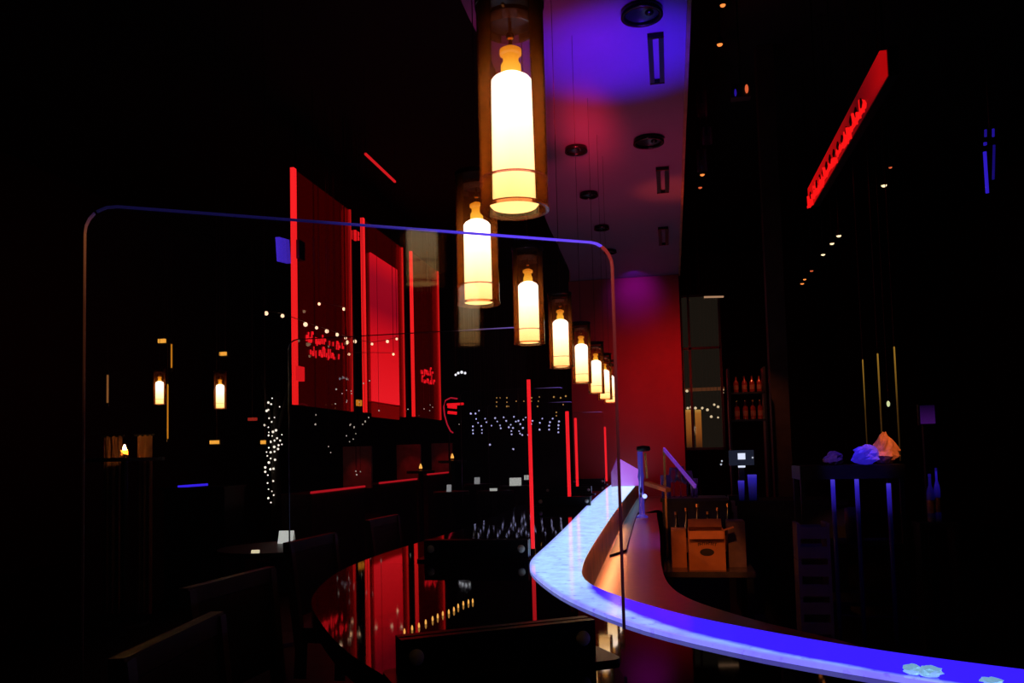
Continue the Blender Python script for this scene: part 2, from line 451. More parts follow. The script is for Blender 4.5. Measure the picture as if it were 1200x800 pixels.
# amber reflections in the glossy top, built as tiny emissive pins
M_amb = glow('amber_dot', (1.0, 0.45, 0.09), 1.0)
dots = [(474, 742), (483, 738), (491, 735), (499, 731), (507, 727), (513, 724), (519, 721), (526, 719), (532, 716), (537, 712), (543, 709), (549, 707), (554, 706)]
pin = MB().lathe([(0.0004, 0.0), (0.0021, 0.0), (0.0024, 0.005), (0.0016, 0.009), (0.0004, 0.011)], 8).mesh('amber_reflection', M_amb, True)
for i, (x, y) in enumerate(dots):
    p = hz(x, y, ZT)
    o = bpy.data.objects.new('amber_reflection', pin); COL.objects.link(o); o.parent = bar; o.location = Vector((p.x, p.y, ZT)) - bar.location
# added warm glow strip, hidden under the staff-side lip to light the splash
u0 = [i for i in range(NS) if SI[i].y < 7.0][0]; u1 = [i for i in range(NS) if SI[i].y < 2.05][0]
ribbon([p.lerp(q, 0.10) for p, q in zip(SI, SO)][u0:u1], [p.lerp(q, 0.05) for p, q in zip(SI, SO)][u0:u1], ZT - 0.006, ZT - 0.001).build('added_under_light', glow('added_under_light', (1.0, 0.34, 0.09), 24.0), bar, world=True)

# ================================================================== PENDANT LAMPS
M_glass = clear('lamp_glass', (1, 0.96, 0.93), 0.040, (1.0, 0.24, 0.03), 1.40, 0.03)  # orange haze tint puts the lamp's halo into the glass
M_inner = ramp_emit('lamp_glow', 'Z', [(0.0, (0.62, 0.33, 0.10)), (0.18, (0.72, 0.44, 0.17)), (0.55, (0.95, 0.70, 0.40)), (0.95, (1.0, 0.88, 0.80)), (1.0, (1.0, 0.80, 0.5))], 3.4)
M_neck = ramp_emit('lamp_socket', 'Z', [(0.0, (1.0, 0.55, 0.05)), (0.5, (0.9, 0.34, 0.02)), (1.0, (0.55, 0.13, 0.005))], 1.1)  # lamp glow on the brass socket, put in as emission
M_cord = mat('lamp_cord', (0.06, 0.015, 0.012), 0.5)
M_cap = mat('lamp_cap', (0.05, 0.02, 0.025), 0.3, 0.7)
ZB = CZ + 0.37
RO, RI, HL = 0.052, 0.0375, 0.32
def make_lamp():
    e = empty('pendant_lamp', (0, 0, ZB), 'x', 'pendant lamp', 'glass cylinder pendants in a row above the bar')
    gc = MB().lathe([(RO, 0), (RO, HL), (RO - 0.003, HL), (RO - 0.003, 0)], 40, close=True).build('glass_cylinder', M_glass, e, 'auto')
    MB().lathe([(RO + 0.0012, 0), (RO + 0.0012, 0.005), (RO - 0.004, 0.005), (RO - 0.004, 0)], 40, close=True).build('bottom_rim', clear('rim_glass', (1, 0.8, 0.7), 0.25, (1, 0.35, 0.15), 1.6, 0.1), gc, 'auto')
    MB().lathe([(RO + 0.0008, 0.045), (RO + 0.0008, 0.0475), (RO - 0.0035, 0.0475), (RO - 0.0035, 0.045)], 40, close=True).build('etched_ring', clear('ring_glass', (0.8, 0.6, 0.7), 0.3, (0.9, 0.3, 0.3), 1.6, 0.1), gc, 'auto')
    pr = [(0.001, 0.006), (RI - 0.003, 0.006), (RI, 0.010), (RI, 0.190), (RI - 0.003, 0.198), (RI - 0.009, 0.206), (RI * 0.5, 0.212), (0.012, 0.214), (0.001, 0.214)]
    MB().lathe(pr, 36).build('glowing_shade', M_inner, e, 'auto')
    MB().lathe([(0.001, 0.214), (0.016, 0.214), (0.0155, 0.228), (0.012, 0.234), (0.0125, 0.243), (0.017, 0.245), (0.017, 0.252), (0.008, 0.257), (0.001, 0.257)], 20).build('socket', M_neck, e, 'auto')
    MB().lathe([(0.001, 0.257), (0.003, 0.257), (0.003, 0.268), (0.006, 0.270), (0.006, 0.278), (0.0025, 0.280), (0.0025, 0.300), (0.001, 0.300)], 12).build('stem', M_brass, e, 'auto')
    MB().lathe([(0.001, 0.297), (RI + 0.004, 0.297), (RI + 0.004, 0.303), (0.001, 0.303)], 32).build('holder_disc', M_cap, e, 'auto')
    MB().lathe([(RI + 0.003, 0.283), (RI + 0.003, 0.297), (RI + 0.001, 0.297), (RI + 0.001, 0.283)], 32, close=True).build('collar', clear('collar_glass', (0.95, 0.85, 0.9), 0.12, (1, 0.4, 0.3), 1.8, 0.05), e, 'auto')
    MB().lathe([(RO + 0.002, HL), (RO + 0.002, HL + 0.010), (0.010, HL + 0.016), (0.001, HL + 0.016), ], 32).build('cap', M_cap, e, 'auto')
    for k in range(3):
        a = 2 * math.pi * k / 3 + 0.5
        MB().bar((RI * math.cos(a), RI * math.sin(a), 0.300), ((RO - 0.003) * math.cos(a), (RO - 0.003) * math.sin(a), 0.300), 0.004).build('spoke', M_brass, e)
    MB().tube([(0, 0, HL + 0.014), (0, 0, ZC - ZB)], 0.0013, 6).build('cord', M_cord, e)
    return e
lamp0 = make_lamp()
ordn = ['first', 'second', 'third', 'fourth', 'fifth', 'sixth', 'seventh']
lamp_px = [(603, 247), (561, 357), (620, 403), (657, 431), (682, 449), (699, 461), (710, 468), (718, 472)]
for i, (x, y) in enumerate(lamp_px):
    p = hz(x, y, ZB)
    if i > 1: p = Vector((-0.459 + 0.004 * max(0, i - 4), p.y, ZB))
    o = lamp0 if i == 0 else copy_tree(lamp0)
    o.location = (p.x, p.y, ZB)
    r = 7 - i
    o['label'] = 'glowing glass cylinder pendant above the bar, ' + ('over the curved arm' if i == 0 else ('next to the red back wall' if r == 0 else ordn[r] + ' from the red back wall'))

o = copy_tree(lamp0); o.location = (0.60, 0.62, ZB)  # pendant added out of view to light the divider bolts
o['label'] = 'glowing glass cylinder pendant above the bar, added unseen at the end of the curved arm'
# two pendants of the same make in the dining room
for px, py, d, lab in ((258, 479, 6.4, 'glowing glass cylinder pendant in the dining room beside the twinkling trunk'), (187, 474, 6.6, 'glowing glass cylinder pendant in the dining room beside the slim amber tubes')):
    p = atY(px, py, d)
    o = copy_tree(lamp0); o.location = p; o['label'] = lab; o['group'] = 'pendants in the dining room'
    for ch in o.children:
        if ch.name.startswith('cord'):
            ch.data = MB().tube([(0, 0, HL + 0.014), (0, 0, 5.8 - p.z)], 0.002, 6).mesh('cord', M_cord)

# ================================================================== ACRYLIC DIVIDERS
M_acr = clear('acrylic', (0.985, 0.985, 0.985), 0.004, (0.8, 0.7, 0.8), 1.42, 0.01)
M_e_blue = ramp_emit('edge_blue', 'X', [(0.0, (0.004, 0.003, 0.02)), (0.06, (0.004, 0.003, 0.03)), (0.38, (0.004, 0.003, 0.05)), (0.58, (0.03, 0.018, 0.30)), (0.74, (0.10, 0.045, 1.0)), (1.0, (0.16, 0.06, 1.0))], 1.0)  # light piped to the acrylic edges, painted as emission in these edge materials
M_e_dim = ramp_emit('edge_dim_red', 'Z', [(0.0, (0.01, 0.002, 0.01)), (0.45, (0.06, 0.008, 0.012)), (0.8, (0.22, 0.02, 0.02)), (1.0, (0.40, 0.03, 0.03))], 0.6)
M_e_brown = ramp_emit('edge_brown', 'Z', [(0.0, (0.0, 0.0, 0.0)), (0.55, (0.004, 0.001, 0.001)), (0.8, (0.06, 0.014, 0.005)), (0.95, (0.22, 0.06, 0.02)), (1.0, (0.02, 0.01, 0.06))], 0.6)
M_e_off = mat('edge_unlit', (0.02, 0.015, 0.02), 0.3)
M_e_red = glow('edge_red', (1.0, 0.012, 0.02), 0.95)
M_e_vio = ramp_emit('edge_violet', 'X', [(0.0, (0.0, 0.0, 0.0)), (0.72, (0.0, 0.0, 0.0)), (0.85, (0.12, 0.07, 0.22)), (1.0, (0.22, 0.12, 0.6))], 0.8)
M_bolt = mat('bolt_steel', (0.80, 0.64, 0.5), 0.35, 0.0)
def round_rect(x0, x1, z0, z1, r, n=8):
    pts = []
    for cx, cz, a0 in ((x1 - r, z1 - r, 0), (x0 + r, z1 - r, 90), (x0 + r, z0 + r, 180), (x1 - r, z0 + r, 270)):
        for k in range(n + 1):
            a = math.radians(a0 + 90 * k / n); pts.append((cx + r * math.cos(a), cz + r * math.sin(a)))
    return pts
def divider(bl, brr, x0, x1, z1, label, mats, redtop=None, r=0.05, rad=0.006):
    """bl, br: the two bolts in plan; x0/x1: sheet ends measured from the middle along the rail"""
    bl = Vector(bl); brr = Vector(brr); c = (bl + brr) / 2; d = brr - bl; ang = math.atan2(d.y, d.x); hb = d.length / 2
    e = empty('acrylic_divider', (c.x, c.y, ZT), label, 'divider', 'clear acrylic dividers on the bar', ang)
    t = 0.004
    pts = round_rect(x0, x1, 0.014, z1, r)
    n = len(pts); m = MB()
    m.add([(x, -t, z) for x, z in pts] + [(x, t, z) for x, z in pts], [tuple(range(n)), tuple(range(2 * n - 1, n - 1, -1))])
    m.build('sheet', M_acr, e)
    def edge(sel, mt, name, tk=0.0028):
        sub = sel
        m = MB(); k = len(sub)
        vs = []
        for x, z in sub:
            for yy, f in ((-t, 0), (t, 0), (t, 1), (-t, 1)):
                # push a little outward from the sheet's middle
                cx = min(max(x, x0 + r), x1 - r); cz = min(max(z, r), z1 - r)
                dx, dz = x - cx, z - cz; L = max(1e-6, math.hypot(dx, dz))
                vs.append((x + dx / L * tk * f, yy, z + dz / L * tk * f))
        fs = []
        for i in range(k - 1):
            a = 4 * i
            for q in range(4): fs.append((a + q, a + (q + 1) % 4, a + 4 + (q + 1) % 4, a + 4 + q))
        fs += [(0, 1, 2, 3), (4 * k - 4, 4 * k - 3, 4 * k - 2, 4 * k - 1)]
        m.add(vs, fs).build(name, mt, e)
    top = [(x1 - r * (1 - math.cos(math.radians(a))), z1 - r * (1 - math.sin(math.radians(a)))) for a in (60, 75, 90)]
    top += [(x1 - r - (x1 - x0 - 2 * r) * k / 12, z1) for k in range(1, 12)] + [(x0 + r - r * math.cos(math.radians(a)), z1 - r * (1 - math.sin(math.radians(a)))) for a in (90, 70, 50)]
    edge(top, mats[0], 'top_edge')
    zr = redtop if redtop else z1 - r
    rt = [(x1, r), (x1, zr)]
    if not redtop: rt += [(x1 - r * (1 - math.cos(math.radians(a))), z1 - r * (1 - math.sin(math.radians(a)))) for a in (15, 30, 45, 58)]
    edge(rt, mats[1], 'side_edge', 0.0028 if not redtop else min(0.024, 0.0042 * c.y))
    edge([(x0, r), (x0, z1 - r)] + [(x0 + r - r * math.cos(math.radians(a)), z1 - r * (1 - math.sin(math.radians(a)))) for a in (15, 30, 45)], mats[2], 'side_edge')
    # clamp: two cheeks, foot plate, bolts
    L = 2 * hb + 0.052
    for sy in (1, -1):
        cr_ = MB().box((0, sy * 0.0135, 0.041), (L, 0.018, 0.066)).build('clamp_rail', M_rail, e)
    MB().prism(round_rect(-L / 2 - 0.02, L / 2 + 0.035, -0.065, 0.055, 0.02), 0.0, 0.008).build('foot_plate', M_rail, e)
    for sx in (-1, 1):
        b = MB().sphere((sx * hb, -0.0225, 0.042), 0.0145, 14, 9, (1, 0.75, 1)).build('bolt', M_bolt, cr_, True)
    return e
zb = ZT + 0.042
b1 = hz(488, 770, zb); b2 = hz(677, 745, zb)
b1 = b2 + Matrix.Rotation(math.radians(-4.0), 3, 'Z') @ (b1 - b2)
d1 = Vector((b2.x - b1.x, b2.y - b1.y)).normalized(); c1 = Vector(((b1.x + b2.x) / 2, (b1.y + b2.y) / 2))
def along(px):      # distance along divider 1 where a pixel column meets it (at eye height)
    r = ray(px, 535); t = (c1.x * r.y - c1.y * r.x) / (d1.y * r.x - d1.x * r.y); return t
X1R, X1L = along(724), along(99)
ZTOP = 0.800
W1 = (X1L, X1R)
print('divider1', X1L, X1R, (b2 - b1).length)
divider((b1.x, b1.y), (b2.x, b2.y), X1L, X1R, ZTOP, 'large clear acrylic divider at the rounded bend of the bar, its top edge glowing blue', (M_e_blue, M_e_dim, M_e_brown), r=0.045)
rest = [((505, 643), (612, 642), 445, 'clear acrylic divider second from the bend of the bar with a long red side edge', 620),
        ((632, 588), (688, 586.5), 481, 'clear acrylic divider third from the bend of the bar with a red side edge', 664),
        ((640, 575), (690, 573.5), 489, 'clear acrylic divider fourth from the bend of the bar with a red side edge', 674),
        ((672, 564.5), (706, 563.5), 500, 'clear acrylic divider farthest along the bar, near the red back wall', None)]
for (l_, r_, ty, lab, ex) in rest:
    p = hz(l_[0], l_[1], zb); q = hz(r_[0], r_[1], zb)
    hb = (q - p).length / 2
    s_ = 0.36 / (2 * hb)
    c = (p + q) / 2
    yy = q.y
    zt = atY(r_[0], ty, yy).z - ZT
    xe = hb + 0.028 if ex is None else (atY(ex, (ty + r_[1]) / 2, yy).x - c.x)
    divider((p.x, yy), (q.x, yy), -0.75, xe, 0.86, lab, (M_e_vio, M_e_red, M_e_off), redtop=min(zt, 0.78), r=0.04)

# ================================================================== BAR STOOLS
def make_stool():
    e = empty('bar_stool', (0, 0, 0), 'x', 'bar stool', 'dark bar stools along the guest side')
    MB().prism(round_rect(-0.20, 0.20, -0.20, 0.20, 0.05), 0.70, 0.76).build('seat', M_seat, e)
    for sy in (-1, 1):
        MB().bar((0.18, sy * 0.19, 0), (0.16, sy * 0.17, 0.70), 0.036).build('leg', M_wood, e)
        MB().bar((-0.20, sy * 0.20, 0), (-0.17, sy * 0.18, 0.70), 0.036).build('leg', M_wood, e)
        MB().bar((-0.17, sy * 0.19, 0.68), (-0.215, sy * 0.20, 1.10), (0.030, 0.036)).build('back_post', M_wood, e)
        MB().bar((0.172, sy * 0.185, 0.26), (-0.192, sy * 0.19, 0.26), 0.024).build('stretcher', M_wood, e)
    MB().bar((0.172, -0.185, 0.30), (0.172, 0.185, 0.30), 0.026).build('foot_rest', M_wood, e)
    MB().bar((-0.217, -0.215, 1.085), (-0.217, 0.215, 1.085), (0.030, 0.045)).build('top_rail', M_wood, e)
    m = MB(); m.box((-0.198, 0, 0.93), (0.018, 0.36, 0.26), rot=Matrix.Rotation(-0.10, 3, 'Y')); m.build('back_panel', M_seat, e)
    return e
st0 = make_stool()
stools = [(225, 690, 310, 668, 'on the straight arm nearest the bend'), (150, 770, 246, 724, 'at the rounded bend of the bar'),
          (333, 640, 392, 624, 'on the straight arm, second from the bend'), (428, 612, 466, 603, 'on the straight arm, third from the bend')]
for i, (x0, y0, x1, y1, lab) in enumerate(stools):
    a = hz(x0, y0, 1.10); b = hz(x1, y1, 1.10); c = (a + b) / 2
    ang = math.atan2(b.y - a.y, b.x - a.x) - math.pi / 2
    if i > 1: ang = -0.05
    o = st0 if i == 0 else copy_tree(st0)
    off = Matrix.Rotation(ang, 3, 'Z') @ Vector((-0.217, 0, 0))
    o.location = (c.x - off.x, c.y - off.y, 0); o.rotation_euler = (0, 0, ang)
    o['label'] = 'dark wooden bar stool with low back ' + lab

# ================================================================== RED GLASS PANELS (left)
XP = -4.6
M_rg = clear('red_glass', (0.35, 0.12, 0.12), 0.02, (1, 0.1, 0.1), 1.5, 0.02, emit=(1.0, 0.0, 0.004), es=0.012)
M_led = ramp_emit('red_edge_light', 'Z', [(0.0, (1, 0.012, 0.012)), (1.0, (1, 0.016, 0.02))], 0.95)
M_led2 = glow('red_edge_soft', (1.0, 0.012, 0.012), 0.55)
M_txt = glow('red_lettering', (1.0, 0.008, 0.016), 0.95)
M_poster = ramp_emit('red_backlit_poster', 'Z', [(0.0, (1.0, 0.012, 0.02)), (0.35, (0.85, 0.006, 0.012)), (0.65, (0.30, 0.002, 0.012)), (0.85, (0.34, 0.003, 0.014)), (1.0, (0.65, 0.005, 0.012))], 0.95)
M_brk = clear('clear_bracket', (0.5, 0.5, 0.8), 0.25, (0.4, 0.3, 1.0), 1.5, 0.1, emit=(0.12, 0.05, 1.0), es=0.20)
M_brk2 = glow('red_bracket', (1.0, 0.01, 0.015), 0.75)

def glass_panel(xl, xr, yt, yb, label, led_w=(0.05, 0.03)):
    a = atX(xl, yb, XP); b = atX(xr, yb, XP); top = atX(xl, yt, XP).z
    e = empty('glass_sign', (XP, (a.y + b.y) / 2, a.z), label, 'glass sign', 'red lit glass panels on the dining room wall')
    zt = top
    MB().box((XP, (a.y + b.y) / 2, (a.z + zt) / 2), (0.02, b.y - a.y, zt - a.z)).build('glass_sheet', M_rg, e, world=True)
    MB().box((XP + 0.012, a.y, (a.z + zt) / 2), (0.05, led_w[0], zt - a.z)).build('edge_light', M_led, e, world=True)
    MB().box((XP + 0.012, b.y, (a.z + zt) / 2), (0.05, led_w[1], zt - a.z)).build('edge_light', M_led2, e, world=True)
    for yy in (a.y + 0.1, b.y - 0.1): MB().tube([(XP, yy, zt - 0.01), (XP, yy, 5.8)], 0.006, 5).build('hanging_cable', M_black, e, world=True)
    return e, a, b, zt
def strokes(m, px0, py0, px1, py1, hpx, n, xoff=0.02, rnd=None, fill=0.85, lead=0.3):
    """rows of handwriting-like red strokes between two pixels on the panel plane"""
    rnd = rnd or random
    for k in range(n):
        if rnd.random() > fill: continue
        t = (k + 0.5) / n; x = px0 + (px1 - px0) * t; y = py0 + (py1 - py0) * t
        up = hpx * (1.0 if rnd.random() < lead else rnd.uniform(0.45, 0.6)); dn = hpx * (0.3 if rnd.random() < 0.15 else 0)
        p = atX(x, y + dn, XP + xoff); q = atX(x + rnd.uniform(-0.2, 0.5), y - up, XP + xoff)
        wdt = (px1 - px0) / n * 0.50 * mpp(p.y) * 2.0
        m.bar(p, q, (wdt, 0.01))
        if rnd.random() < 0.6:
            x2 = x + (px1 - px0) / n * 0.9; yy = y - (up if rnd.random() < 0.5 else 0.05 * hpx); 
            m.bar(atX(x, yy, XP + xoff), atX(x2, yy + (py1 - py0) / n * 0.9, XP + xoff), (0.01, 0.04))
rA = random.Random(3)
eA, a, b, zt = glass_panel(345, 411, 199, 474, 'tall red glass sign with two wide lines of red lettering and a clear clamp', (0.075, 0.03))
m = MB(); strokes(m, 358, 399, 404, 408, 10.5, 22, rnd=rA); m.build('lettering', M_txt, eA, world=True)['kind'] = 'stuff'
m = MB(); strokes(m, 363, 415, 398, 421, 10.0, 17, rnd=rA); m.build('lettering', M_txt, eA, world=True)['kind'] = 'stuff'
p = atX(346, 293, XP); MB().box((XP + 0.03, p.y + 0.03, p.z), (0.10, 0.16, 0.24)).build('clamp', mat('clamp_dark', (0.02, 0.015, 0.05), 0.3), eA, world=True)
p = atX(331, 294, XP); MB().box((XP + 0.02, p.y - 0.02, p.z), (0.05, 0.27, 0.29), rot=Matrix.Rotation(0.12, 3, 'X')).build('clear_clip', M_brk, eA, world=True)
p = atX(347, 438, XP); MB().box((XP + 0.03, p.y, p.z), (0.09, 0.17, 0.18)).build('clamp', M_brk2, eA, world=True)
p = atX(414, 276, XP)
for dz in (-0.035, 0.035): MB().box((XP + 0.03, p.y, p.z + dz), (0.08, 0.15, 0.055)).build('clamp', M_brk2, eA, world=True)
p = atX(420, 472, XP); MB().box((XP + 0.01, p.y, p.z), (0.05, 0.12, 0.09)).build('amber_tag', glow('amber_tag', (1, 0.30, 0.02), 0.6), eA, world=True)

eB, a, b, zt = glass_panel(427, 473, 258, 483, 'tall red glass sign with a bright plain red backlit poster', (0.06, 0.018))
p0 = atX(434.5, 468, XP); p1 = atX(466, 472, XP); pt = atX(434.5, 296, XP).z
MB().box((XP + 0.02, (p0.y + p1.y) / 2, (p0.z + pt) / 2 - 0.02), (0.03, p1.y - p0.y, pt - p0.z)).build('poster', M_poster, eB, world=True)
MB().box((XP + 0.018, (p0.y + p1.y) / 2, p0.z - 0.16), (0.02, p1.y - p0.y, 0.22)).build('lower_glass', glow('red_lower', (1.0, 0.006, 0.004), 0.16), eB, world=True)

eC, a, b, zt = glass_panel(484, 515, 297, 488, 'narrow red glass sign with two short lines of red lettering', (0.055, 0.03))
m = MB(); strokes(m, 493, 437, 507, 440, 8, 8, rnd=rA, fill=0.95); m.build('lettering', M_txt, eC, world=True)['kind'] = 'stuff'
m = MB(); strokes(m, 492, 447, 509, 450, 7, 9, rnd=rA, fill=0.95); m.build('lettering', M_txt, eC, world=True)['kind'] = 'stuff'

# thin red ceiling line, red neon loop
p = atX(428, 180, -3.2); q = atX(463, 213, -3.2)
e = tag(MB().bar(p, q, 0.022).build('red_light_line', glow('thin_red', (1.0, 0.015, 0.02), 0.6)), 'thin straight red light line hung high above the red glass signs', 'light line')
MB().tube([p, p + Vector((0, 0, 5.8 - p.z))], 0.004, 5).build('hanger', M_cord, e, world=True)
MB().tube([q, q + Vector((0, 0, 5.8 - q.z))], 0.004, 5).build('hanger', M_cord, e, world=True)

YN = 12.2
pts = [(536, 467), (528, 466), (522, 469), (520, 476), (521, 486), (524, 497), (528, 505), (531, 507)]
ne = empty('red_neon_sign', atY(528, 507, YN), 'small red neon sign with a curved tube and two short bars', 'neon sign')
MB().tube([atY(x, y, YN) for x, y in pts], 0.011, 8).build('curved_tube', glow('neon_dim', (1.0, 0.02, 0.06), 0.40), ne, True, True)
for (x0, y0, x1, y1, wd) in ((524, 474, 543, 473, 0.035), (525, 476, 535, 477, 0.05), (525, 483, 535, 484, 0.045)):
    MB().bar(atY(x0, y0, YN), atY(x1, y1, YN), wd).build('neon_bar', M_txt, ne, world=True)
MB().bar(atY(526, 507, YN), Vector((atY(526, 507, YN).x, YN, 0.0)), 0.02).build('stand', M_black, ne, world=True)

# booths below the glass signs ----------------------------------------
M_ledr = glow('booth_red_line', (1.0, 0.015, 0.03), 0.42)
M_booth = mat('booth_cladding', (0.10, 0.06, 0.06), 0.6)
for k, (x0, y0, x1, y1, gx0, gx1, gt) in enumerate(((365, 576, 427, 567, 409, 421, 527), (445, 565, 488, 558, 471, 481, 524), (501, 555, 529, 551, 514, 520, 522))):
    a = atX(x0, y0, XP + 0.5); b = atX(x1, y1, XP + 0.5); z = a.z
    lab = ('dark booth back with a red glowing ledge under the lettered wide glass sign', 'dark booth back with a red glowing ledge under the red poster', 'dark booth back with a red glowing ledge under the narrow glass sign')[k]
    e = empty('booth', ((XP + 0.2), (a.y + b.y) / 2, 0), lab, 'booth', 'booths below the red glass signs')
    MB().box((XP + 0.25, (a.y + b.y) / 2, (z - 0.03) / 2), (0.5, b.y - a.y, z - 0.03)).build('back', M_booth, e, world=True)
    MB().box((XP + 0.50, (a.y + b.y) / 2, z - 0.01), (0.03, b.y - a.y, 0.025)).build('ledge_light', M_ledr, e, world=True)
    p = atX(gx0, gt, XP + 0.30); q = atX(gx1, gt, XP + 0.30)
    MB().box((XP + 0.25, q.y + 0.06, (z + p.z) / 2 + 0.0), (0.42, 0.05, p.z - z + 0.1)).build('end_screen', mat('booth_screen', (0.5, 0.3, 0.3), 0.6), e, world=True)
    spot('booth_red_spot', (XP + 0.30, p.y - 0.05, p.z + 0.22), (XP + 0.30, q.y + 0.03, z), (1.0, 0.02, 0.02), 2.0, 46, 0.8, 0.02)

# festoon bulbs in front of the signs -----------------------------------
def bulb_mesh(r, col, s, name):
    return MB().sphere((0, 0, 0), r, 8, 6).mesh(name, glow('%s_%d_%d' % (name, int(r * 1e4), int(s * 100)), col, s), True)
def light_string(pix, Y, r, col, s, label, group, cable=True, name='light_string', mapper=atY):
    pts = [mapper(x, y, Y) for x, y in pix]
    base = pts[0].copy()
    e = empty(name, base, label, 'string lights', group)
    me = bulb_mesh(r, col, s, 'bulb')
    for i, p in enumerate(pts):
        o = bpy.data.objects.new('bulb', me); COL.objects.link(o); o.parent = e; o.location = p - base
        k = random.uniform(0.75, 1.2); o.scale = (k, k, k)
    if cable:
        srt = sorted(pts, key=lambda p: (p.x if mapper is atY else p.y))
        MB().tube([p + Vector((0, 0, r * 1.05)) for p in srt], 0.004, 5).build('cable', M_black, e, world=True)
        for p in (srt[0], srt[-1]): MB().tube([p + Vector((0, 0, r * 0.9)), Vector((p.x, p.y, 5.8))], 0.004, 5).build('hanging_wire', M_black, e, world=True)
    else:
        for p in pts: MB().tube([p + Vector((0, 0, r * 0.7)), Vector((p.x, p.y, 5.8))], 0.0025, 4).build('hanging_wire', M_black, e, world=True)
    return e
light_string([(312, 367), (331, 370), (358, 380), (371, 384), (383, 388), (395, 392), (405, 396), (416, 400), (436, 403), (454, 400), (465, 397)], XP + 0.35, 0.026, (1.0, 0.62, 0.38), 1.6,
             'string of large white bulbs strung across the red glass signs', 'festoon strings over the signs', mapper=atX)
light_string([(374, 356), (403, 362), (407, 401), (409, 415), (461, 415)], XP + 0.30, 0.024, (1.0, 0.55, 0.30), 2.0, 'few loose white bulbs hanging lower over the signs', 'festoon strings over the signs', mapper=atX)
light_string([(537, 437), (541, 436), (545, 437), (534, 439)], 13.5, 0.022, (0.9, 0.9, 1.0), 1.2, 'cluster of four white bulbs near the red neon sign', None)

# distant strings beyond the dining room ---------------------------------
zz = [(78, 363), (142, 340), (115, 363), (120, 405), (190, 402), (135, 435), (200, 430), (268, 398), (285, 425), (94, 463), (94, 493), (96, 519), (160, 460), (165, 490), (165, 515), (240, 457), (355, 420), (415, 388), (307, 455), (312, 478), (335, 392), (390, 450), (375, 470), (408, 475), (395, 500), (397, 525), (430, 425), (450, 420), (465, 445), (488, 410), (485, 475), (455, 500), (463, 520), (480, 530), (507, 393), (540, 468), (543, 495), (560, 420), (550, 445), (618, 435), (615, 488), (637, 402), (697, 430), (690, 457), (690, 487), (718, 402), (767, 425), (763, 453), (762, 480), (762, 509), (838, 450), (838, 478), (840, 612), (228, 606), (410, 640), (525, 530)]
zz = [(540 + x / 6.667, 430 + y / 6.667) for x, y in zz]
light_string(zz, 14.0, 0.015, (0.60, 0.58, 1.0), 1.0, 'curtain of small cold white lights hanging beyond the dining room', 'string lights beyond the dining room', cable=False)
yy_ = [(582, 466), (582, 471), (586, 466), (594, 466), (594, 471), (605, 470), (614, 470), (623, 466), (623, 470), (632, 465), (631, 470), (594, 476), (596, 476), (582, 476), (630, 476), (649, 465), (657, 466), (663, 464), (660, 474), (652, 483), (652, 487)]
light_string(yy_, 14.2, 0.014, (1.0, 0.52, 0.14), 0.45, 'rows of small warm amber lights above the cold white ones', 'string lights beyond the dining room', cable=False)
z3 = [(430, 520), (370, 580), (430, 585), (405, 605), (458, 590), (460, 605), (565, 530), (530, 545), (432, 645), (505, 655), (430, 655), (365, 665), (250, 730), (248, 785), (450, 790), (475, 800), (540, 770), (560, 745), (1160, 722), (1185, 722), (1170, 798), (620, 705), (790, 697), (920, 672), (935, 685), (918, 705), (885, 695)]
z3 = [(320 + x / 5, 340 + y / 5) for x, y in z3]
z3b = [(475, 205), (485, 240), (455, 185), (540, 165), (430, 252), (470, 272), (448, 287), (325, 315), (338, 350), (485, 460), (512, 462), (490, 480), (1160, 123), (1170, 200), (1172, 235), (1090, 185), (525, 185)]
z3b = [(320 + x / 5, 460 + y / 5) for x, y in z3b]
light_string(z3 + z3b, XP + 0.62, 0.009, (1.0, 0.85, 0.7), 0.5, 'scattered tiny reflections of white lights across the wall under the glass signs', 'tiny reflections under the signs', cable=False, mapper=atX)  # reflected string lights, built as small glowing bulbs

# trunk wrapped in twinkle lights ----------------------------------------
YT = 8.2
p = atY(319, 590, YT)
e = empty('wrapped_trunk', (p.x, YT + 0.08, 0), 'bare dark trunk in a pot wrapped in tiny white twinkle lights', 'tree')
MB().tube([(p.x, YT + 0.08, 0.25), (p.x + 0.02, YT + 0.08, 0.9), (p.x - 0.01, YT + 0.08, 1.5), (p.x + 0.03, YT + 0.08, 2.2)], [0.06, 0.05, 0.045, 0.03], 10).build('trunk', mat('bark', (0.02, 0.014, 0.01), 0.8, bump=0.3), e, True, True)
MB().lathe([(0.16, 0.0), (0.21, 0.36), (0.19, 0.36), (0.17, 0.30), (0.001, 0.30)], 20, (p.x, YT + 0.08, 0)).build('pot', M_black, e, 'auto', True)
for s_ in (-1, 1):
    MB().tube([(p.x, YT + 0.08, 1.7), (p.x + s_ * 0.10, YT + 0.10, 2.05), (p.x + s_ * 0.18, YT + 0.12, 2.4)], [0.025, 0.018, 0.008], 7).build('branch', mat('bark'), e, True, True)
zt_ = [(797, 355), (782, 372), (775, 404), (782, 400), (793, 378), (826, 388), (806, 430), (795, 447), (785, 433), (768, 460), (782, 468), (784, 488), (800, 486), (783, 500), (797, 502), (816, 511), (835, 497), (806, 520), (790, 525), (781, 533), (822, 538), (835, 535), (784, 548), (775, 565), (791, 566), (806, 563), (820, 553), (791, 590), (778, 580), (808, 595), (784, 606), (770, 625), (770, 642), (790, 632), (802, 630), (780, 655), (801, 678), (779, 686), (783, 710), (796, 718), (803, 733), (792, 762), (782, 745), (812, 480), (828, 520), (776, 520), (805, 545)]
me = bulb_mesh(0.0115, (1.0, 0.88, 0.74), 1.1, 'twinkle_bulb')
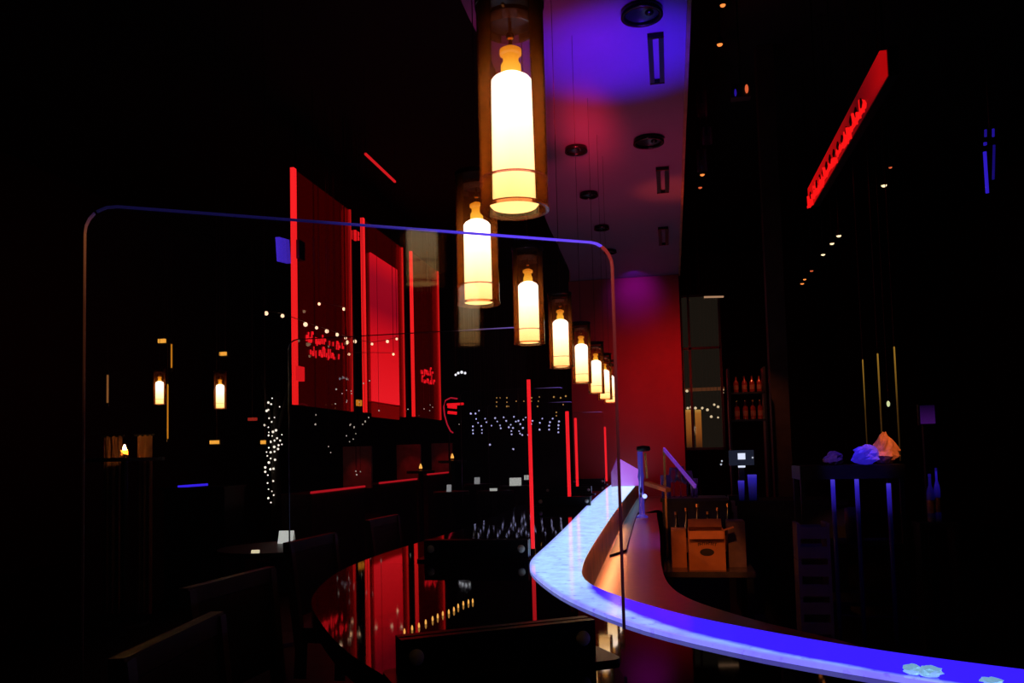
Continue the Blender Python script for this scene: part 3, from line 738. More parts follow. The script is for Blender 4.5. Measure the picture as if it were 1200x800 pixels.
for x, y in zt_:
    q = atY(80 + x / 3.335, 360 + y / 3.333, YT)
    o = bpy.data.objects.new('twinkle_bulb', me); COL.objects.link(o); o.parent = e; o.location = q - e.location
    k = random.uniform(0.6, 1.25); o.scale = (k, k, k)

# lit post edges built as slim amber tubes; little amber lamps in the dining room ----------------
M_tube = glow('amber_edge_glow', (1.0, 0.34, 0.02), 0.5)
M_tube2 = glow('pendant_sliver_glow', (1.0, 0.36, 0.10), 0.20)
def vtube(px, y0, y1, d, wpx, mt, label, group=None, floor=True):
    a = atY(px, y1, d); b = atY(px, y0, d); wd = wpx * mpp(d)
    e = empty('glow_tube', (a.x, a.y, a.z), label, 'tube light', group)  # tube stands in for a lit post edge or a pendant sliver
    MB().lathe([(0.0005, 0), (wd / 2, 0.002), (wd / 2, b.z - a.z - 0.002), (0.0005, b.z - a.z)], 10).build('tube', mt, e, True)
    MB().lathe([(0.0005, -0.03), (wd * 0.7, -0.03), (wd * 0.7, 0.0), (0.0005, 0.0)], 10).build('end_cap', M_black, e)
    MB().lathe([(0.0005, b.z - a.z), (wd * 0.7, b.z - a.z), (wd * 0.7, b.z - a.z + 0.03), (0.0005, b.z - a.z + 0.03)], 10).build('end_cap', M_black, e)
    MB().tube([(0, 0, b.z - a.z + 0.03), (0, 0, 5.8 - a.z)], 0.003, 5).build('hanger', M_cord, e)
    return e
vtube(196.5, 450, 514, 6.3, 1.8, M_tube, 'long slim amber tube for a lit post edge, right under the short amber tube', 'slim amber stand-in tubes in the dining room')
vtube(201, 403, 431, 6.3, 2.0, M_tube, 'short slim amber tube for a lit post edge, above the long amber tube', 'slim amber stand-in tubes in the dining room')
vtube(126, 439, 472, 6.0, 2.4, M_tube2, 'lone slim orange tube for a pendant sliver, above the candlelit curtain', 'slim amber stand-in tubes in the dining room')  # slice of a third pendant, built as a glowing tube
M_amlamp = glow('amber_lamp', (1.0, 0.42, 0.05), 0.95)
for x, y, wpx, hpx, lab in ((190.5, 399.5, 10, 5, 'small amber box lamp above the short amber tube'), (262, 414.5, 9, 4.5, 'small amber box lamp above the dining room pendant'), (252, 518, 12, 4.5, 'small amber box lamp below the dining room pendant'), (309, 518, 6, 4.5, 'small amber box lamp beside the twinkling trunk')):
    p = atY(x, y, 6.8); s_ = mpp(6.8)
    e = empty('box_lamp', (p.x, p.y, p.z), lab, 'lamp', 'small amber box lamps')
    MB().box((0, -0.01, 0), (wpx * s_, 0.02, hpx * s_)).build('diffuser', M_amlamp, e)
    MB().box((0, 0.03, 0), (wpx * s_ + 0.02, 0.06, hpx * s_ + 0.02)).build('housing', M_black, e)
    MB().tube([(0, 0.03, hpx * s_ / 2), (0, 0.03, 5.8 - p.z)], 0.004, 5).build('rod', M_cord, e)
p = atY(296, 491, 7.6)
rm_ = tag(MB().box((p.x, p.y, p.z), (0.09, 0.03, 0.03)).build('red_marker_light', glow('red_marker', (1.0, 0.05, 0.03), 0.25)), 'tiny dull red marker light hanging beside the twinkling trunk', 'light')
MB().tube([p, Vector((p.x, p.y, 5.8))], 0.003, 5).build('hanger', M_cord, rm_, world=True)

# blue led strip on a counter, candle, curtain
YD = 7.7
a = atY(209, 570, YD); b = atY(243, 567.5, YD)
e = empty('serving_station', ((a.x + b.x) / 2, YD + 0.2, 0), 'dark serving station with a short blue light strip along its top', 'cabinet')
MB().box(((a.x + b.x) / 2, YD + 0.22, (a.z - 0.03) / 2), (0.7, 0.40, a.z - 0.03)).build('cabinet_body', M_black, e, world=True)
MB().box(((a.x + b.x) / 2, YD + 0.20, a.z - 0.02), (0.74, 0.46, 0.025)).build('top', M_black, e, world=True)
MB().bar(a, b, 0.024).build('blue_strip', glow('blue_strip', (0.05, 0.02, 1.0), 0.8), e, world=True)
YQ = 6.6
p = atY(146, 530, YQ)
e = empty('table_candle', (p.x, YQ, p.z - 0.05), 'small burning candle in a glass on a dark round table', 'candle')
MB().lathe([(0.02, 0), (0.028, 0.0), (0.034, 0.075), (0.031, 0.075), (0.026, 0.006), (0.001, 0.006)], 16).build('glass', clear('votive_glass', (1, 0.8, 0.6), 0.2, (1, 0.5, 0.2), 1.45, 0.05), e, True)
MB().lathe([(0.001, 0.007), (0.024, 0.007), (0.024, 0.04), (0.001, 0.04)], 14).build('wax', mat('wax', (0.8, 0.6, 0.4), 0.5), e)
MB().lathe([(0.001, 0.042), (0.010, 0.055), (0.016, 0.075), (0.010, 0.105), (0.001, 0.125)], 12).build('flame', glow('flame', (1.0, 0.42, 0.10), 160.0), e, True)
zq = p.z - 0.05
e = empty('round_table', (p.x, YQ, 0), 'dark round table carrying a burning candle', 'table')
MB().lathe([(0.001, zq - 0.03), (0.34, zq - 0.03), (0.34, zq), (0.001, zq)], 28).build('table_top', M_black, e)
MB().lathe([(0.03, 0.02), (0.03, zq - 0.03)], 12).build('pedestal', M_black, e)
MB().lathe([(0.001, 0.0), (0.22, 0.0), (0.20, 0.02), (0.001, 0.02)], 20).build('base', M_black, e)
M_curt = mat('tan_curtain', (0.35, 0.17, 0.08), 0.9, scale=4)
for (x0, x1, lab) in ((122, 143, 'tan curtain hanging behind the candle, on the side of the orange tube'), (161, 178, 'tan curtain hanging behind the candle, on the side of the long amber tube')):
    a = atY(x0, 505, 7.0); b = atY(x1, 505, 7.0)
    m = MB(); n = 14; top = 1.72; vs = []
    for i in range(n + 1):
        t = i / n; vs.append((a.x + (b.x - a.x) * t, 7.0 + 0.03 * math.sin(t * 6 * math.pi)))
    pl = [(x, y) for x, y in vs] + [(x, y + 0.012) for x, y in reversed(vs)]
    m.prism(pl, 0.02, top)
    o = m.build('curtain', M_curt); tag(o, lab, 'curtain', 'curtains behind the candle')
    MB().tube([(a.x - 0.03, 7.0, top), (b.x + 0.03, 7.0, top)], 0.012, 8).build('curtain_rail', M_black, o, world=True)

# tables with white cards ----------------------------------------------------
def table(cx, cy, h, r, label):
    e = empty('round_table', (cx, cy, 0), label, 'table')
    MB().lathe([(0.001, h - 0.035), (r, h - 0.035), (r, h), (0.001, h)], 30).build('table_top', M_black, e)
    MB().lathe([(0.035, 0.025), (0.035, h - 0.035)], 12).build('pedestal', M_black, e)
    MB().lathe([(0.001, 0.0), (r * 0.6, 0.0), (r * 0.55, 0.025), (0.001, 0.025)], 20).build('base', M_black, e)
def card(px, py, wpx, hpx, z, label, mt=None, lean=0.35, shear=0.0, group=None):
    """a folded card standing on a table whose top is at z; py is its lower edge"""
    p = hz(px, py, z); s_ = mpp(p.y); W = wpx * s_; H = hpx * s_
    e = empty('menu_card', (p.x, p.y, z), label, 'card', group)
    e.rotation_euler = (0, 0, 0.15)
    t = 0.004
    MB().box((shear * W, H * 0.22, H * 0.5), (W, t, H * 1.05), rot=Matrix.Rotation(-0.42, 3, 'X')).build('front_leaf', mt or M_card, e)
    MB().box((shear * W, H * 0.66, H * 0.5), (W, t, H * 1.05), rot=Matrix.Rotation(0.42, 3, 'X')).build('rear_leaf', M_card, e)
    return p
M_cardemit = mat('emissive_card', (0.7, 0.7, 0.66), 0.6, emit=(0.85, 0.88, 0.82), es=0.55, var=0.03)  # brightness of the plain cards put in as emission
M_tagemit = mat('emissive_tag', (0.7, 0.7, 0.6), 0.6, emit=(1.0, 0.88, 0.55), es=0.7, var=0.03)
M_carddim = mat('emissive_card_dim', (0.7, 0.7, 0.66), 0.6, emit=(0.75, 0.78, 0.80), es=0.30, var=0.03)
zt = 0.75
p = card(334, 637, 19, 16, zt, 'bright white glowing menu card on the dark dining table by the stools', M_cardemit)
table(p.x + 0.02, p.y - 0.22, zt, 0.44, 'dark round dining table carrying the bright menu card')
card(299, 648, 10.5, 4, zt, 'small pale yellow glowing tag on the dark dining table', M_tagemit)
zt = 1.05
p = card(604, 569, 14, 9.5, zt, 'white glowing card on the far high table, the largest there', M_cardemit)
p2 = card(617, 562, 5.5, 5.5, zt, 'small white glowing card on the high table behind the largest far card', M_cardemit)
table(p2.x, p2.y + 0.08, zt, 0.2, 'dark high table carrying the small far card')
table(p.x, p.y + 0.1, zt, 0.22, 'dark high table carrying the largest far card')
p = card(559, 567, 6.5, 8, zt, 'upright narrow white glowing card on a high table of its own', M_carddim)
table(p.x, p.y + 0.1, zt, 0.2, 'dark high table with one upright card')
p = card(578, 575, 9.5, 3, zt, 'low flat white glowing card on a dark high table', M_cardemit)
table(p.x, p.y + 0.1, zt, 0.2, 'dark high table with one low flat card')
p = card(526, 576, 5.5, 8.5, zt, 'narrow yellowish glowing card on a dark high table by the booths', M_carddim)
table(p.x, p.y + 0.1, zt, 0.2, 'dark high table by the booths with a yellowish card')
for px, py, lab in ((493, 548, 'small amber candle flame in a glass by the middle booth'), (530, 536, 'small amber candle flame in a glass by the last booth')):
    Y = 11.0; q = atY(px, py, Y); s_ = mpp(Y)
    e = empty('table_candle', (q.x, q.y, q.z - 0.04), lab, 'candle', 'candles by the booths')
    MB().lathe([(0.001, 0.0), (0.03, 0.0), (0.034, 0.03), (0.030, 0.03), (0.026, 0.004), (0.001, 0.004)], 12).build('glass', M_glass, e, True)
    MB().lathe([(0.001, 0.006), (0.022, 0.02), (0.024, 0.05), (0.012, 0.085), (0.001, 0.10)], 10).build('flame', glow('flame_small', (1.0, 0.45, 0.08), 1.2), e, True)
    table(q.x, q.y, q.z - 0.04, 0.2, 'dark high table under the candle by the ' + ('middle booth' if px < 510 else 'last booth'))

# ================================================================== FAR END OF THE BAR
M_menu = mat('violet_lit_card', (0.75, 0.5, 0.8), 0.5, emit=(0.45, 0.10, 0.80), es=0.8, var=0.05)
YM = 8.9
a = atY(724, 536, YM); b = atY(748, 550, YM); c = atY(724, 558, YM); d = atY(748, 566, YM)
e = empty('menu_holder', ((a.x + b.x) / 2, YM, ZG), 'violet lit menu card in a clear stand at the far end of the glowing strip', 'menu holder')
off = e.location
m = MB(); z0 = ZG + 0.006
vs = [(a.x, YM - 0.05, a.z), (b.x, YM + 0.02, b.z), (b.x, YM + 0.02, z0), (a.x, YM - 0.05, z0)]
vs2 = [(x, y + 0.012, z) for x, y, z in vs]
m.add(vs + vs2, [(0, 1, 2, 3), (7, 6, 5, 4), (0, 4, 5, 1), (1, 5, 6, 2), (2, 6, 7, 3), (3, 7, 4, 0)]).build('card', M_menu, e, world=True)
a2 = atY(716, 556, YM - 0.3)
m = MB(); vs = [(a.x, YM - 0.055, a.z), (a2.x + 0.0, YM - 0.20, (a.z + z0) / 2), (a2.x, YM - 0.20, z0), (a.x, YM - 0.055, z0)]
vs2 = [(x - 0.008, y + 0.004, z) for x, y, z in vs]
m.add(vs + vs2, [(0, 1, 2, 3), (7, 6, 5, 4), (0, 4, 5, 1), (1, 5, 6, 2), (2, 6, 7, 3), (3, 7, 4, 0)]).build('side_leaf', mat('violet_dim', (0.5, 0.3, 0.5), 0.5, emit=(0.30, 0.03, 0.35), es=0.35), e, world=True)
MB().box(((a.x + b.x) / 2, YM - 0.02, ZG + 0.003), (b.x - a.x + 0.02, 0.10, 0.006)).build('stand', M_acr, e, world=True)

# tap tower on the ledge
YK = 7.2
p = atY(752, 590, YK); 
e = empty('tap_tower', (p.x, YK, ZL + 0.015), 'tall chrome tap tower with a brass handle and black top at the bar end', 'beer tap')
top = atY(752, 531, YK).z - ZL
MB().lathe([(0.001, 0), (0.05, 0), (0.05, 0.015), (0.024, 0.03), (0.020, top * 0.55), (0.028, top * 0.62), (0.022, top * 0.7), (0.024, top), (0.001, top)], 18).build('column', mat('tap_chrome_sheen', (0.4, 0.4, 0.6), 0.2, 0.6, emit=(0.10, 0.05, 1.0), es=0.22), e, 'auto')  # blue reflected in the steel, put into the chrome as emission
MB().lathe([(0.001, top), (0.05, top + 0.005), (0.062, top + 0.02), (0.055, top + 0.045), (0.001, top + 0.055)], 20, (0.03, 0, 0)).build('top_cap', M_black, e, True)
MB().bar((0.055, -0.03, top * 0.60), (0.045, -0.03, top * 0.98), (0.012, 0.018)).build('handle', M_brass, e)
MB().tube([(0, -0.02, top * 0.45), (0.0, -0.09, top * 0.42), (0.0, -0.10, top * 0.32)], 0.011, 8).build('spout', M_steel, e, True)
MB().sphere((0.03, -0.05, top * 0.33), 0.020, 12, 8).build('indicator_light', glow('tap_light', (0.30, 0.35, 1.0), 2.2), e, True)
a = hz(757, 569, ZL + 0.10); 
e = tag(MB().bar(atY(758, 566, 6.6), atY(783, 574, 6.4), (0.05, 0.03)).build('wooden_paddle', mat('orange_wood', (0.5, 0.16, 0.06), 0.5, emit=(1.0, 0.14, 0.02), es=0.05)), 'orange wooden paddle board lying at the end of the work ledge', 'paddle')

# tilted clear panel with violet edge
YE = 6.98
a = atY(778, 526, YE); b = atY(815, 570, YE - 0.6)
e = empty('slanted_screen', ((a.x + b.x) / 2, YE - 0.3, ZL - 0.2), 'slanted clear guard with a violet edge above the glassware', 'glass guard')
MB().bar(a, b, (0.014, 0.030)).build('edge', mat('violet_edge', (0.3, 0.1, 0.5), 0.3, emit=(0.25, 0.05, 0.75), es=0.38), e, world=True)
MB().bar((a.x, a.y, a.z), (a.x, a.y, 0.0), 0.018).build('post', M_brass, e, world=True)
m = MB(); m.add([a, b, b + Vector((0.03, 0.08, -0.01)), a + Vector((0.03, 0.08, -0.01))], [(0, 1, 2, 3)]); 
m.add([v - Vector((0, 0, 0.006)) for v in (a, b, b + Vector((0.03, 0.08, -0.01)), a + Vector((0.03, 0.08, -0.01)))], [(3, 2, 1, 0)])
m.build('pane', M_acr, e, world=True)

# glassware station -----------------------------------------------------------
ZS = 1.09
gl = hz(784, 583, ZS)
YG = 7.1
zst = atY(800, 583, YG).z
e = empty('glass_station', (0.25, YG + 0.1, 0), 'low dark glassware station at the end of the work ledge', 'counter')
xl, xr = atY(776, 583, YG).x, atY(850, 583, YG).x
MB().box(((xl + xr) / 2, YG + 0.12, (zst - 0.03) / 2), (xr - xl, 0.36, zst - 0.03)).build('body', M_black, e, world=True)
MB().box(((xl + xr) / 2, YG + 0.12, zst - 0.015), (xr - xl + 0.03, 0.40, 0.03)).build('top', M_black, e, world=True)
M_cg = clear('drink_glass', (0.9, 0.88, 0.95), 0.10, (0.7, 0.5, 1.0), 1.5, 0.03)
def glassware(px, py, hpx, wpx, Y, z, label, kind, group):
    p = atY(px, py, Y); s_ = mpp(Y); H = hpx * s_; r = wpx * s_ / 2
    if kind == 'stem':
        prof = [(0.001, 0), (r * 0.8, 0), (r * 0.7, 0.004), (r * 0.12, 0.012), (r * 0.1, H * 0.45), (r * 0.7, H * 0.55), (r, H * 0.75), (r * 0.85, H), (r * 0.80, H), (r * 0.92, H * 0.75), (r * 0.6, H * 0.58), (0.001, H * 0.52)]
    else:
        prof = [(0.001, 0), (r * 0.85, 0), (r, H), (r * 0.93, H), (r * 0.78, 0.01), (0.001, 0.01)]
    o = MB().lathe(prof, 18, (p.x, Y, z)).build('drinking_glass', M_cg, None, True)
    return tag(o, label, 'glass', group)
for i, (px, hh, ww, kd) in enumerate(((781, 26, 12, 'tumbler'), (790, 34, 10, 'stem'), (798, 36, 10, 'stem'), (806, 30, 14, 'stem'), (814, 22, 9, 'tumbler'))):
    glassware(px, 583, hh, ww, YG + 0.07 * (i % 2), zst, ('wide clear tumbler at the ledge end', 'clear stemmed glass beside the wide tumbler', 'tallest clear stemmed glass in the middle', 'broad clear stemmed glass beside the small tumbler', 'small clear tumbler at the till end')[i] + ' of the glassware station', kd, 'glasses on the glassware station ' + kd)
spot('glassware_spot', (0.2, 6.5, 2.8), (0.12, 7.1, 1.1), (0.6, 0.25, 1.0), 30, 30, 0.8, 0.03)

# ================================================================== BACK BAR, RIGHT
# low bin with cardboard boxes
ZBIN = 0.55
bl_ = hz(808, 668, ZBIN); br_ = hz(851, 668, ZBIN)
e = empty('low_bench', (bl_.x + 0.4, bl_.y + 0.3, 0), 'low dark bench behind the bar carrying cardboard boxes', 'bench')
cx_, cy_ = bl_.x + 0.14, bl_.y + 0.24
MB().box((cx_, cy_, ZBIN - 0.02), (0.66, 0.64, 0.04)).build('bench_top', mat('bench_top', (0.06, 0.05, 0.06), 0.2, spec=0.6), e, world=True)
for sx in (-1, 1):
    for sy in (-1, 1):
        MB().box((cx_ + sx * 0.29, cy_ + sy * 0.28, (ZBIN - 0.04) / 2), (0.05, 0.05, ZBIN - 0.04)).build('leg', M_black, e, world=True)
M_kraft = mat('kraft_card', (0.42, 0.15, 0.05), 0.75, var=0.12, scale=9)
M_kraft2 = mat('kraft_dark', (0.16, 0.10, 0.13), 0.8)
M_ink = mat('box_ink', (0.012, 0.006, 0.005), 0.7)
W = br_.x - bl_.x; H = atY(830, 622, bl_.y).z - ZBIN; D = 0.30
e = empty('cardboard_box', ((bl_.x + br_.x) / 2, bl_.y + D / 2, ZBIN), 'open orange-brown cardboard box with a printed black oval on the low bench', 'cardboard box', 'boxes on the low bench')
th = 0.006
MB().box((0, -D / 2 + th / 2, H / 2), (W, th, H)).build('front_side', M_kraft, e)
MB().box((0, D / 2 - th / 2, H / 2), (W, th, H)).build('rear_side', M_kraft, e)
for sx in (-1, 1): MB().box((sx * (W / 2 - th / 2), 0, H / 2), (th, D - 2 * th, H)).build('end_side', M_kraft, e)
MB().box((0, 0, th / 2), (W - 2 * th, D - 2 * th, th)).build('bottom', M_kraft, e)
fy = -D / 2
MB().box((0.0, fy - 0.024, H - 0.028), (W * 0.93, 0.004, 0.066), rot=Matrix.Rotation(-0.55, 3, 'X')).build('front_flap', M_kraft, e)
MB().box((W / 2 + 0.03, -0.10, H + 0.012), (0.08, D * 0.30, 0.004), rot=Matrix.Rotation(-0.3, 3, 'Y')).build('side_flap', M_kraft, e)
MB().box((0.0, D / 2 - 0.02, H + 0.035), (W * 0.95, 0.004, 0.09), rot=Matrix.Rotation(-0.9, 3, 'X')).build('rear_flap', M_kraft, e)
m = MB(); ov = [(0.052 * math.cos(2 * math.pi * k / 24), 0.028 * math.sin(2 * math.pi * k / 24)) for k in range(24)]
m.add([(x, fy - 0.0015, H * 0.46 + z) for x, z in ov] + [(x, fy + 0.0005, H * 0.46 + z) for x, z in ov], [tuple(range(24)), tuple(range(47, 23, -1))] + [(k, (k + 1) % 24, 24 + (k + 1) % 24, 24 + k) for k in range(24)])
m.build('printed_oval', M_ink, e)
rk = random.Random(5); m = MB()
for k in range(9):
    x = -0.062 + k * 0.0155; z = H * 0.64 + 0.012 * math.cos((k - 4) / 4 * 1.2)
    m.box((x, fy - 0.001, z), (0.005, 0.002, 0.022))
    if k != 3: m.box((x + 0.005, fy - 0.001, z + rk.choice((-0.008, 0.0, 0.008))), (0.010, 0.002, 0.006))
    if k % 3 == 0: m.box((x + 0.008, fy - 0.001, z), (0.003, 0.002, 0.014))
m.build('printed_lettering', M_ink, e)
# smaller boxes behind
for (px0, px1, py0, py1, dy, mt, lab) in ((787, 806, 622, 664, 0.14, M_kraft, 'plain orange-brown box standing behind the printed box, on the ledge side'), (854, 876, 612, 664, 0.16, M_kraft2, 'dull purple-brown box standing behind the printed box, on the wall side')):
    Y = bl_.y + dy; a = atY(px0, py1, Y); b = atY(px1, py1, Y); t_ = atY(px0, py0, Y).z
    e = empty('cardboard_box', ((a.x + b.x) / 2, Y + 0.13, ZBIN), lab, 'cardboard box', 'boxes on the low bench')
    MB().box((0, 0, (t_ - ZBIN) / 2), (b.x - a.x - 0.01, 0.24, t_ - ZBIN)).build('carton', mt, e)
    for sy in (-1, 1): MB().box((0, sy * 0.06, t_ - ZBIN + 0.004), (b.x - a.x - 0.012, 0.112, 0.004)).build('flap', mt, e)
spot('box_light', (0.05, 4.3, 2.2), (bl_.x + 0.14, bl_.y, 0.66), (1.0, 0.26, 0.05), 95, 17, 0.8, 0.04)
# chrome tongs, bottles on the bench
p = hz(797, 628, 0.85)
o = MB().tube([hz(783, 630, ZBIN + 0.35), hz(790, 626, ZBIN + 0.36), hz(797, 629, ZBIN + 0.34)], 0.012, 8).build('steel_scoop', M_steel)
bpy.data.objects.remove(o)
M_bot = mat('bottle_glass', (0.012, 0.006, 0.006), 0.08, spec=0.7)
def bottle(x, y, z, h, r, label, group, mt=None, cap=None):
    e = empty('bottle', (x, y, z), label, 'bottle', group)
    MB().lathe([(0.001, 0), (r, 0), (r, h * 0.58), (r * 0.85, h * 0.66), (r * 0.36, h * 0.76), (r * 0.33, h * 0.94), (0.001, h * 0.94)], 16).build('body', mt or M_bot, e, 'auto')
    MB().lathe([(0.001, h * 0.94), (r * 0.4, h * 0.94), (r * 0.4, h), (0.001, h)], 12).build('cap', cap or M_brass, e)
    MB().lathe([(r * 1.01, h * 0.18), (r * 1.01, h * 0.45)], 16).build('label_band', mat('bottle_label', (0.35, 0.14, 0.08), 0.6), e, True)
    return e
for i, px in enumerate((793, 805, 818, 830, 842, 854)):
    Y = bl_.y + 0.49; p = atY(px, 620, Y)
    bottle(p.x, Y, ZBIN, 0.40 + 0.03 * (i % 3), 0.036, ('first', 'second', 'third', 'fourth', 'fifth', 'sixth')[i] + ' dark bottle from the work ledge, behind the boxes on the low bench', 'bottles behind the boxes')

# POS terminal
YP = 7.6
a = atY(854, 529, YP); b = atY(884, 546, YP)
e = empty('till_terminal', ((a.x + b.x) / 2, YP, b.z - 0.30), 'dark till terminal with a small bright white window on its screen', 'till')
s_ = mpp(YP)
MB().box(((a.x + b.x) / 2, YP + 0.015, (a.z + b.z) / 2 + 0.01), (b.x - a.x, 0.03, a.z - b.z)).build('screen', mat('screen_face', (0.02, 0.02, 0.03), 0.2, emit=(0.10, 0.12, 0.22), es=0.10), e, world=True)
for (x0, x1, y0, y1) in ((864.5, 873.5, 531, 538), (865, 873.5, 545.5, 547.5)):
    p = atY(x0, y0, YP - 0.004); q = atY(x1, y1, YP - 0.004)
    MB().box(((p.x + q.x) / 2, YP - 0.003, (p.z + q.z) / 2), (q.x - p.x, 0.006, p.z - q.z)).build('lit_window', glow('screen_white', (0.75, 0.8, 1.0), 1.0), e, world=True)
for (x, y) in ((882, 536), (845, 544), (846, 540)):
    p = atY(x, y, YP - 0.01); MB().sphere(p, 1.0 * s_, 8, 6).build('status_light', glow('status_white', (0.8, 0.85, 1.0), 0.6), e, True, True)
MB().box(((a.x + b.x) / 2, YP + 0.06, b.z - 0.13), (0.05, 0.05, 0.26)).build('neck', M_black, e, world=True)
MB().box(((a.x + b.x) / 2, YP + 0.04, b.z - 0.28), (0.26, 0.20, 0.04)).build('base', M_black, e, world=True)
zc = b.z - 0.30
e = empty('back_counter', (0.9, YP + 0.1, 0), 'dark back counter carrying the till and blue lit glasses', 'counter')
MB().box((1.0, YP + 0.1, (zc - 0.04) / 2), (0.9, 0.5, zc - 0.04)).build('cabinet_body', M_black, e, world=True)
MB().box((1.0, YP + 0.08, zc - 0.02), (0.94, 0.56, 0.04)).build('worktop', M_black, e, world=True)
for px, y0, y1, wd, lab in ((869, 563, 577, 7, 'shorter blue lit glass on the back counter below the till'), (882.5, 556, 585, 10, 'taller blue lit glass on the back counter below the till')):
    Y = YP - 0.12; s_ = mpp(Y); p = atY(px, y1, Y); t_ = atY(px, y0, Y).z
    r = wd * s_ / 2; z0 = zc
    o = MB().lathe([(0.001, 0), (r * 0.8, 0), (r, t_ - z0), (r * 0.9, t_ - z0), (r * 0.74, 0.012), (0.001, 0.012)], 18, (p.x, Y, z0)).build('blue_glass', ramp_emit('blue_glass_glow', 'Z', [(0.0, (0.0, 0.0, 0.01)), (0.5, (0.012, 0.008, 0.15)), (0.85, (0.03, 0.02, 0.5)), (1.0, (0.08, 0.05, 0.7))], 0.6), None, True)  # blue light on the glass painted as an emission ramp
    tag(o, lab, 'glass', 'blue lit glasses')

# column
YCo = 9.0
a = atY(904, 500, YCo); b = atY(925, 500, YCo)
struct(MB().box(((a.x + b.x) / 2, YCo, 2.9), (b.x - a.x, b.x - a.x, 5.8)).build('trim_2', mat('column_paint', (0.04, 0.028, 0.022), 0.6)), 'slim square brown column behind the bar')
spot('column_light', ((a.x + b.x) / 2 - 0.1, YCo - 1.2, 3.4), ((a.x + b.x) / 2, YCo, 1.9), (1.0, 0.6, 0.4), 0.6, 50, 1.0)

# window beside the red wall with lamps beyond ---------------------------------
YW = 11.0
a = atY(795, 348, YW); b = atY(849, 525, YW)
xw0, xw1, zw1, zw0 = a.x + 0.02, b.x, a.z, b.z
win = bpy.data.objects.new('window_1', None); COL.objects.link(win); win.location = ((xw0 + xw1) / 2, YW, zw0); struct(win)
M_pane = clear('window_pane', (0.85, 0.85, 0.85), 0.012, (1, 0.8, 0.6), 1.45, 0.02, emit=(1.0, 0.75, 0.5), es=0.0045)  # dim warm light in the panes put in as emission
xm = atY(809, 430, YW).x; zm = atY(820, 408, YW).z
for (x0, x1, z0, z1) in ((xw0, xm, zm, zw1), (xm, xw1, zm, zw1), (xw0, xm, zw0, zm), (xm, xw1, zw0, zm)):
    MB().box(((x0 + x1) / 2, YW, (z0 + z1) / 2), (x1 - x0 - 0.03, 0.008, z1 - z0 - 0.03)).build('pane', M_pane, win, world=True)
for x in (xw0, xm, xw1): MB().box((x, YW, (zw0 + zw1) / 2), (0.03, 0.05, zw1 - zw0)).build('frame_bar', M_black, win, world=True)
for z in (zw0, zm, zw1): MB().box(((xw0 + xw1) / 2, YW, z), (xw1 - xw0, 0.05, 0.03)).build('frame_bar', M_black, win, world=True)
p = atY(825, 348, YW - 0.04); q = atY(848, 347.5, YW - 0.04)
MB().bar(p, q, 0.02).build('lit_top_edge', glow('top_edge_glow', (1.0, 0.55, 0.3), 0.4), win, world=True)  # light on the window's top edge, built as an emissive bar
YL = 11.8
M_pil = ramp_emit('amber_pillar', 'Z', [(0.0, (0.10, 0.02, 0.0)), (0.35, (0.45, 0.11, 0.01)), (0.9, (0.75, 0.25, 0.03)), (1.0, (1.0, 0.5, 0.1))], 0.6)
for x, wd, lab in ((807, 8, 'amber glowing pillar lamp beyond the window, beside the red wall'), (819.5, 7, 'amber glowing pillar lamp beyond the window, farther from the red wall')):
    a = atY(x, 524, YL); b = atY(x, 480, YL); r = wd * mpp(YL) / 2
    e = empty('pillar_lamp', (a.x, YL, 0), lab, 'lamp', 'pillar lamps beyond the window')
    MB().lathe([(0.001, a.z), (r, a.z), (r, b.z), (0.001, b.z)], 16, (a.x, YL, 0)).build('shade', M_pil, e, 'auto', True)
    MB().lathe([(0.02, 0.02), (0.02, a.z)], 8, (a.x, YL, 0)).build('stem', M_black, e, world=True)
    MB().lathe([(0.001, 0), (0.14, 0), (0.13, 0.02), (0.001, 0.02)], 16, (a.x, YL, 0)).build('base', M_black, e, world=True)
light_string([(805, 458), (847, 456.5), (847, 460), (800, 488), (800, 492), (802, 479), (806, 478), (815, 478), (810, 477), (837, 474), (841.5, 476.5), (833.5, 488), (841.5, 489), (823, 478), (829, 480)], 12.4, 0.018, (1.0, 0.75, 0.45), 1.0, 'scatter of warm white lights seen through the window by the red wall', None, cable=False)
p = atY(824, 456, 12.5); ws_ = tag(MB().box((p.x, 12.5, p.z), (0.62, 0.03, 0.05)).build('warm_sign', glow('warm_sign', (1.0, 0.25, 0.06), 0.09)), 'dim long orange light bar seen through the window', 'light bar')
MB().tube([p, Vector((p.x, p.y, 5.8))], 0.004, 5).build('hanger', M_cord, ws_, world=True)

# bottle shelf
YB = 8.6
e = empty('bottle_shelf', (atY(875, 490, YB).x, YB + 0.12, atY(875, 492, YB).z), 'dark wall shelf unit holding reddish bottles between the window and the column', 'shelf')
x0, x1 = atY(855, 470, YB).x, atY(897, 470, YB).x
shz = [atY(875, y, YB).z for y in (459, 491)]
for z in shz: MB().box(((x0 + x1) / 2, YB + 0.1, z - 0.01), (x1 - x0, 0.22, 0.02)).build('shelf_board', M_black, e, world=True)
for x in (x0, x1): MB().box((x, YB + 0.1, (shz[0] + shz[1]) / 2 - 0.35), (0.02, 0.22, shz[0] - shz[1] + 1.2)).build('upright', M_black, e, world=True)
M_rb = mat('red_bottle', (0.25, 0.03, 0.015), 0.12, spec=0.7)
for row, z in enumerate(shz):
    for px in (864, 874, 883, 891.5):
        x = atY(px, 470, YB).x
        bottle(x, YB + 0.08, z, 0.17 if row == 0 else 0.20, 0.026, {864: 'first', 874: 'second', 883: 'third', 891.5: 'fourth'}[px] + ' reddish bottle from the window on the ' + ('upper' if row == 0 else 'lower') + ' board of the wall shelf', 'reddish bottles on the ' + ('upper' if row == 0 else 'lower') + ' board', M_rb)
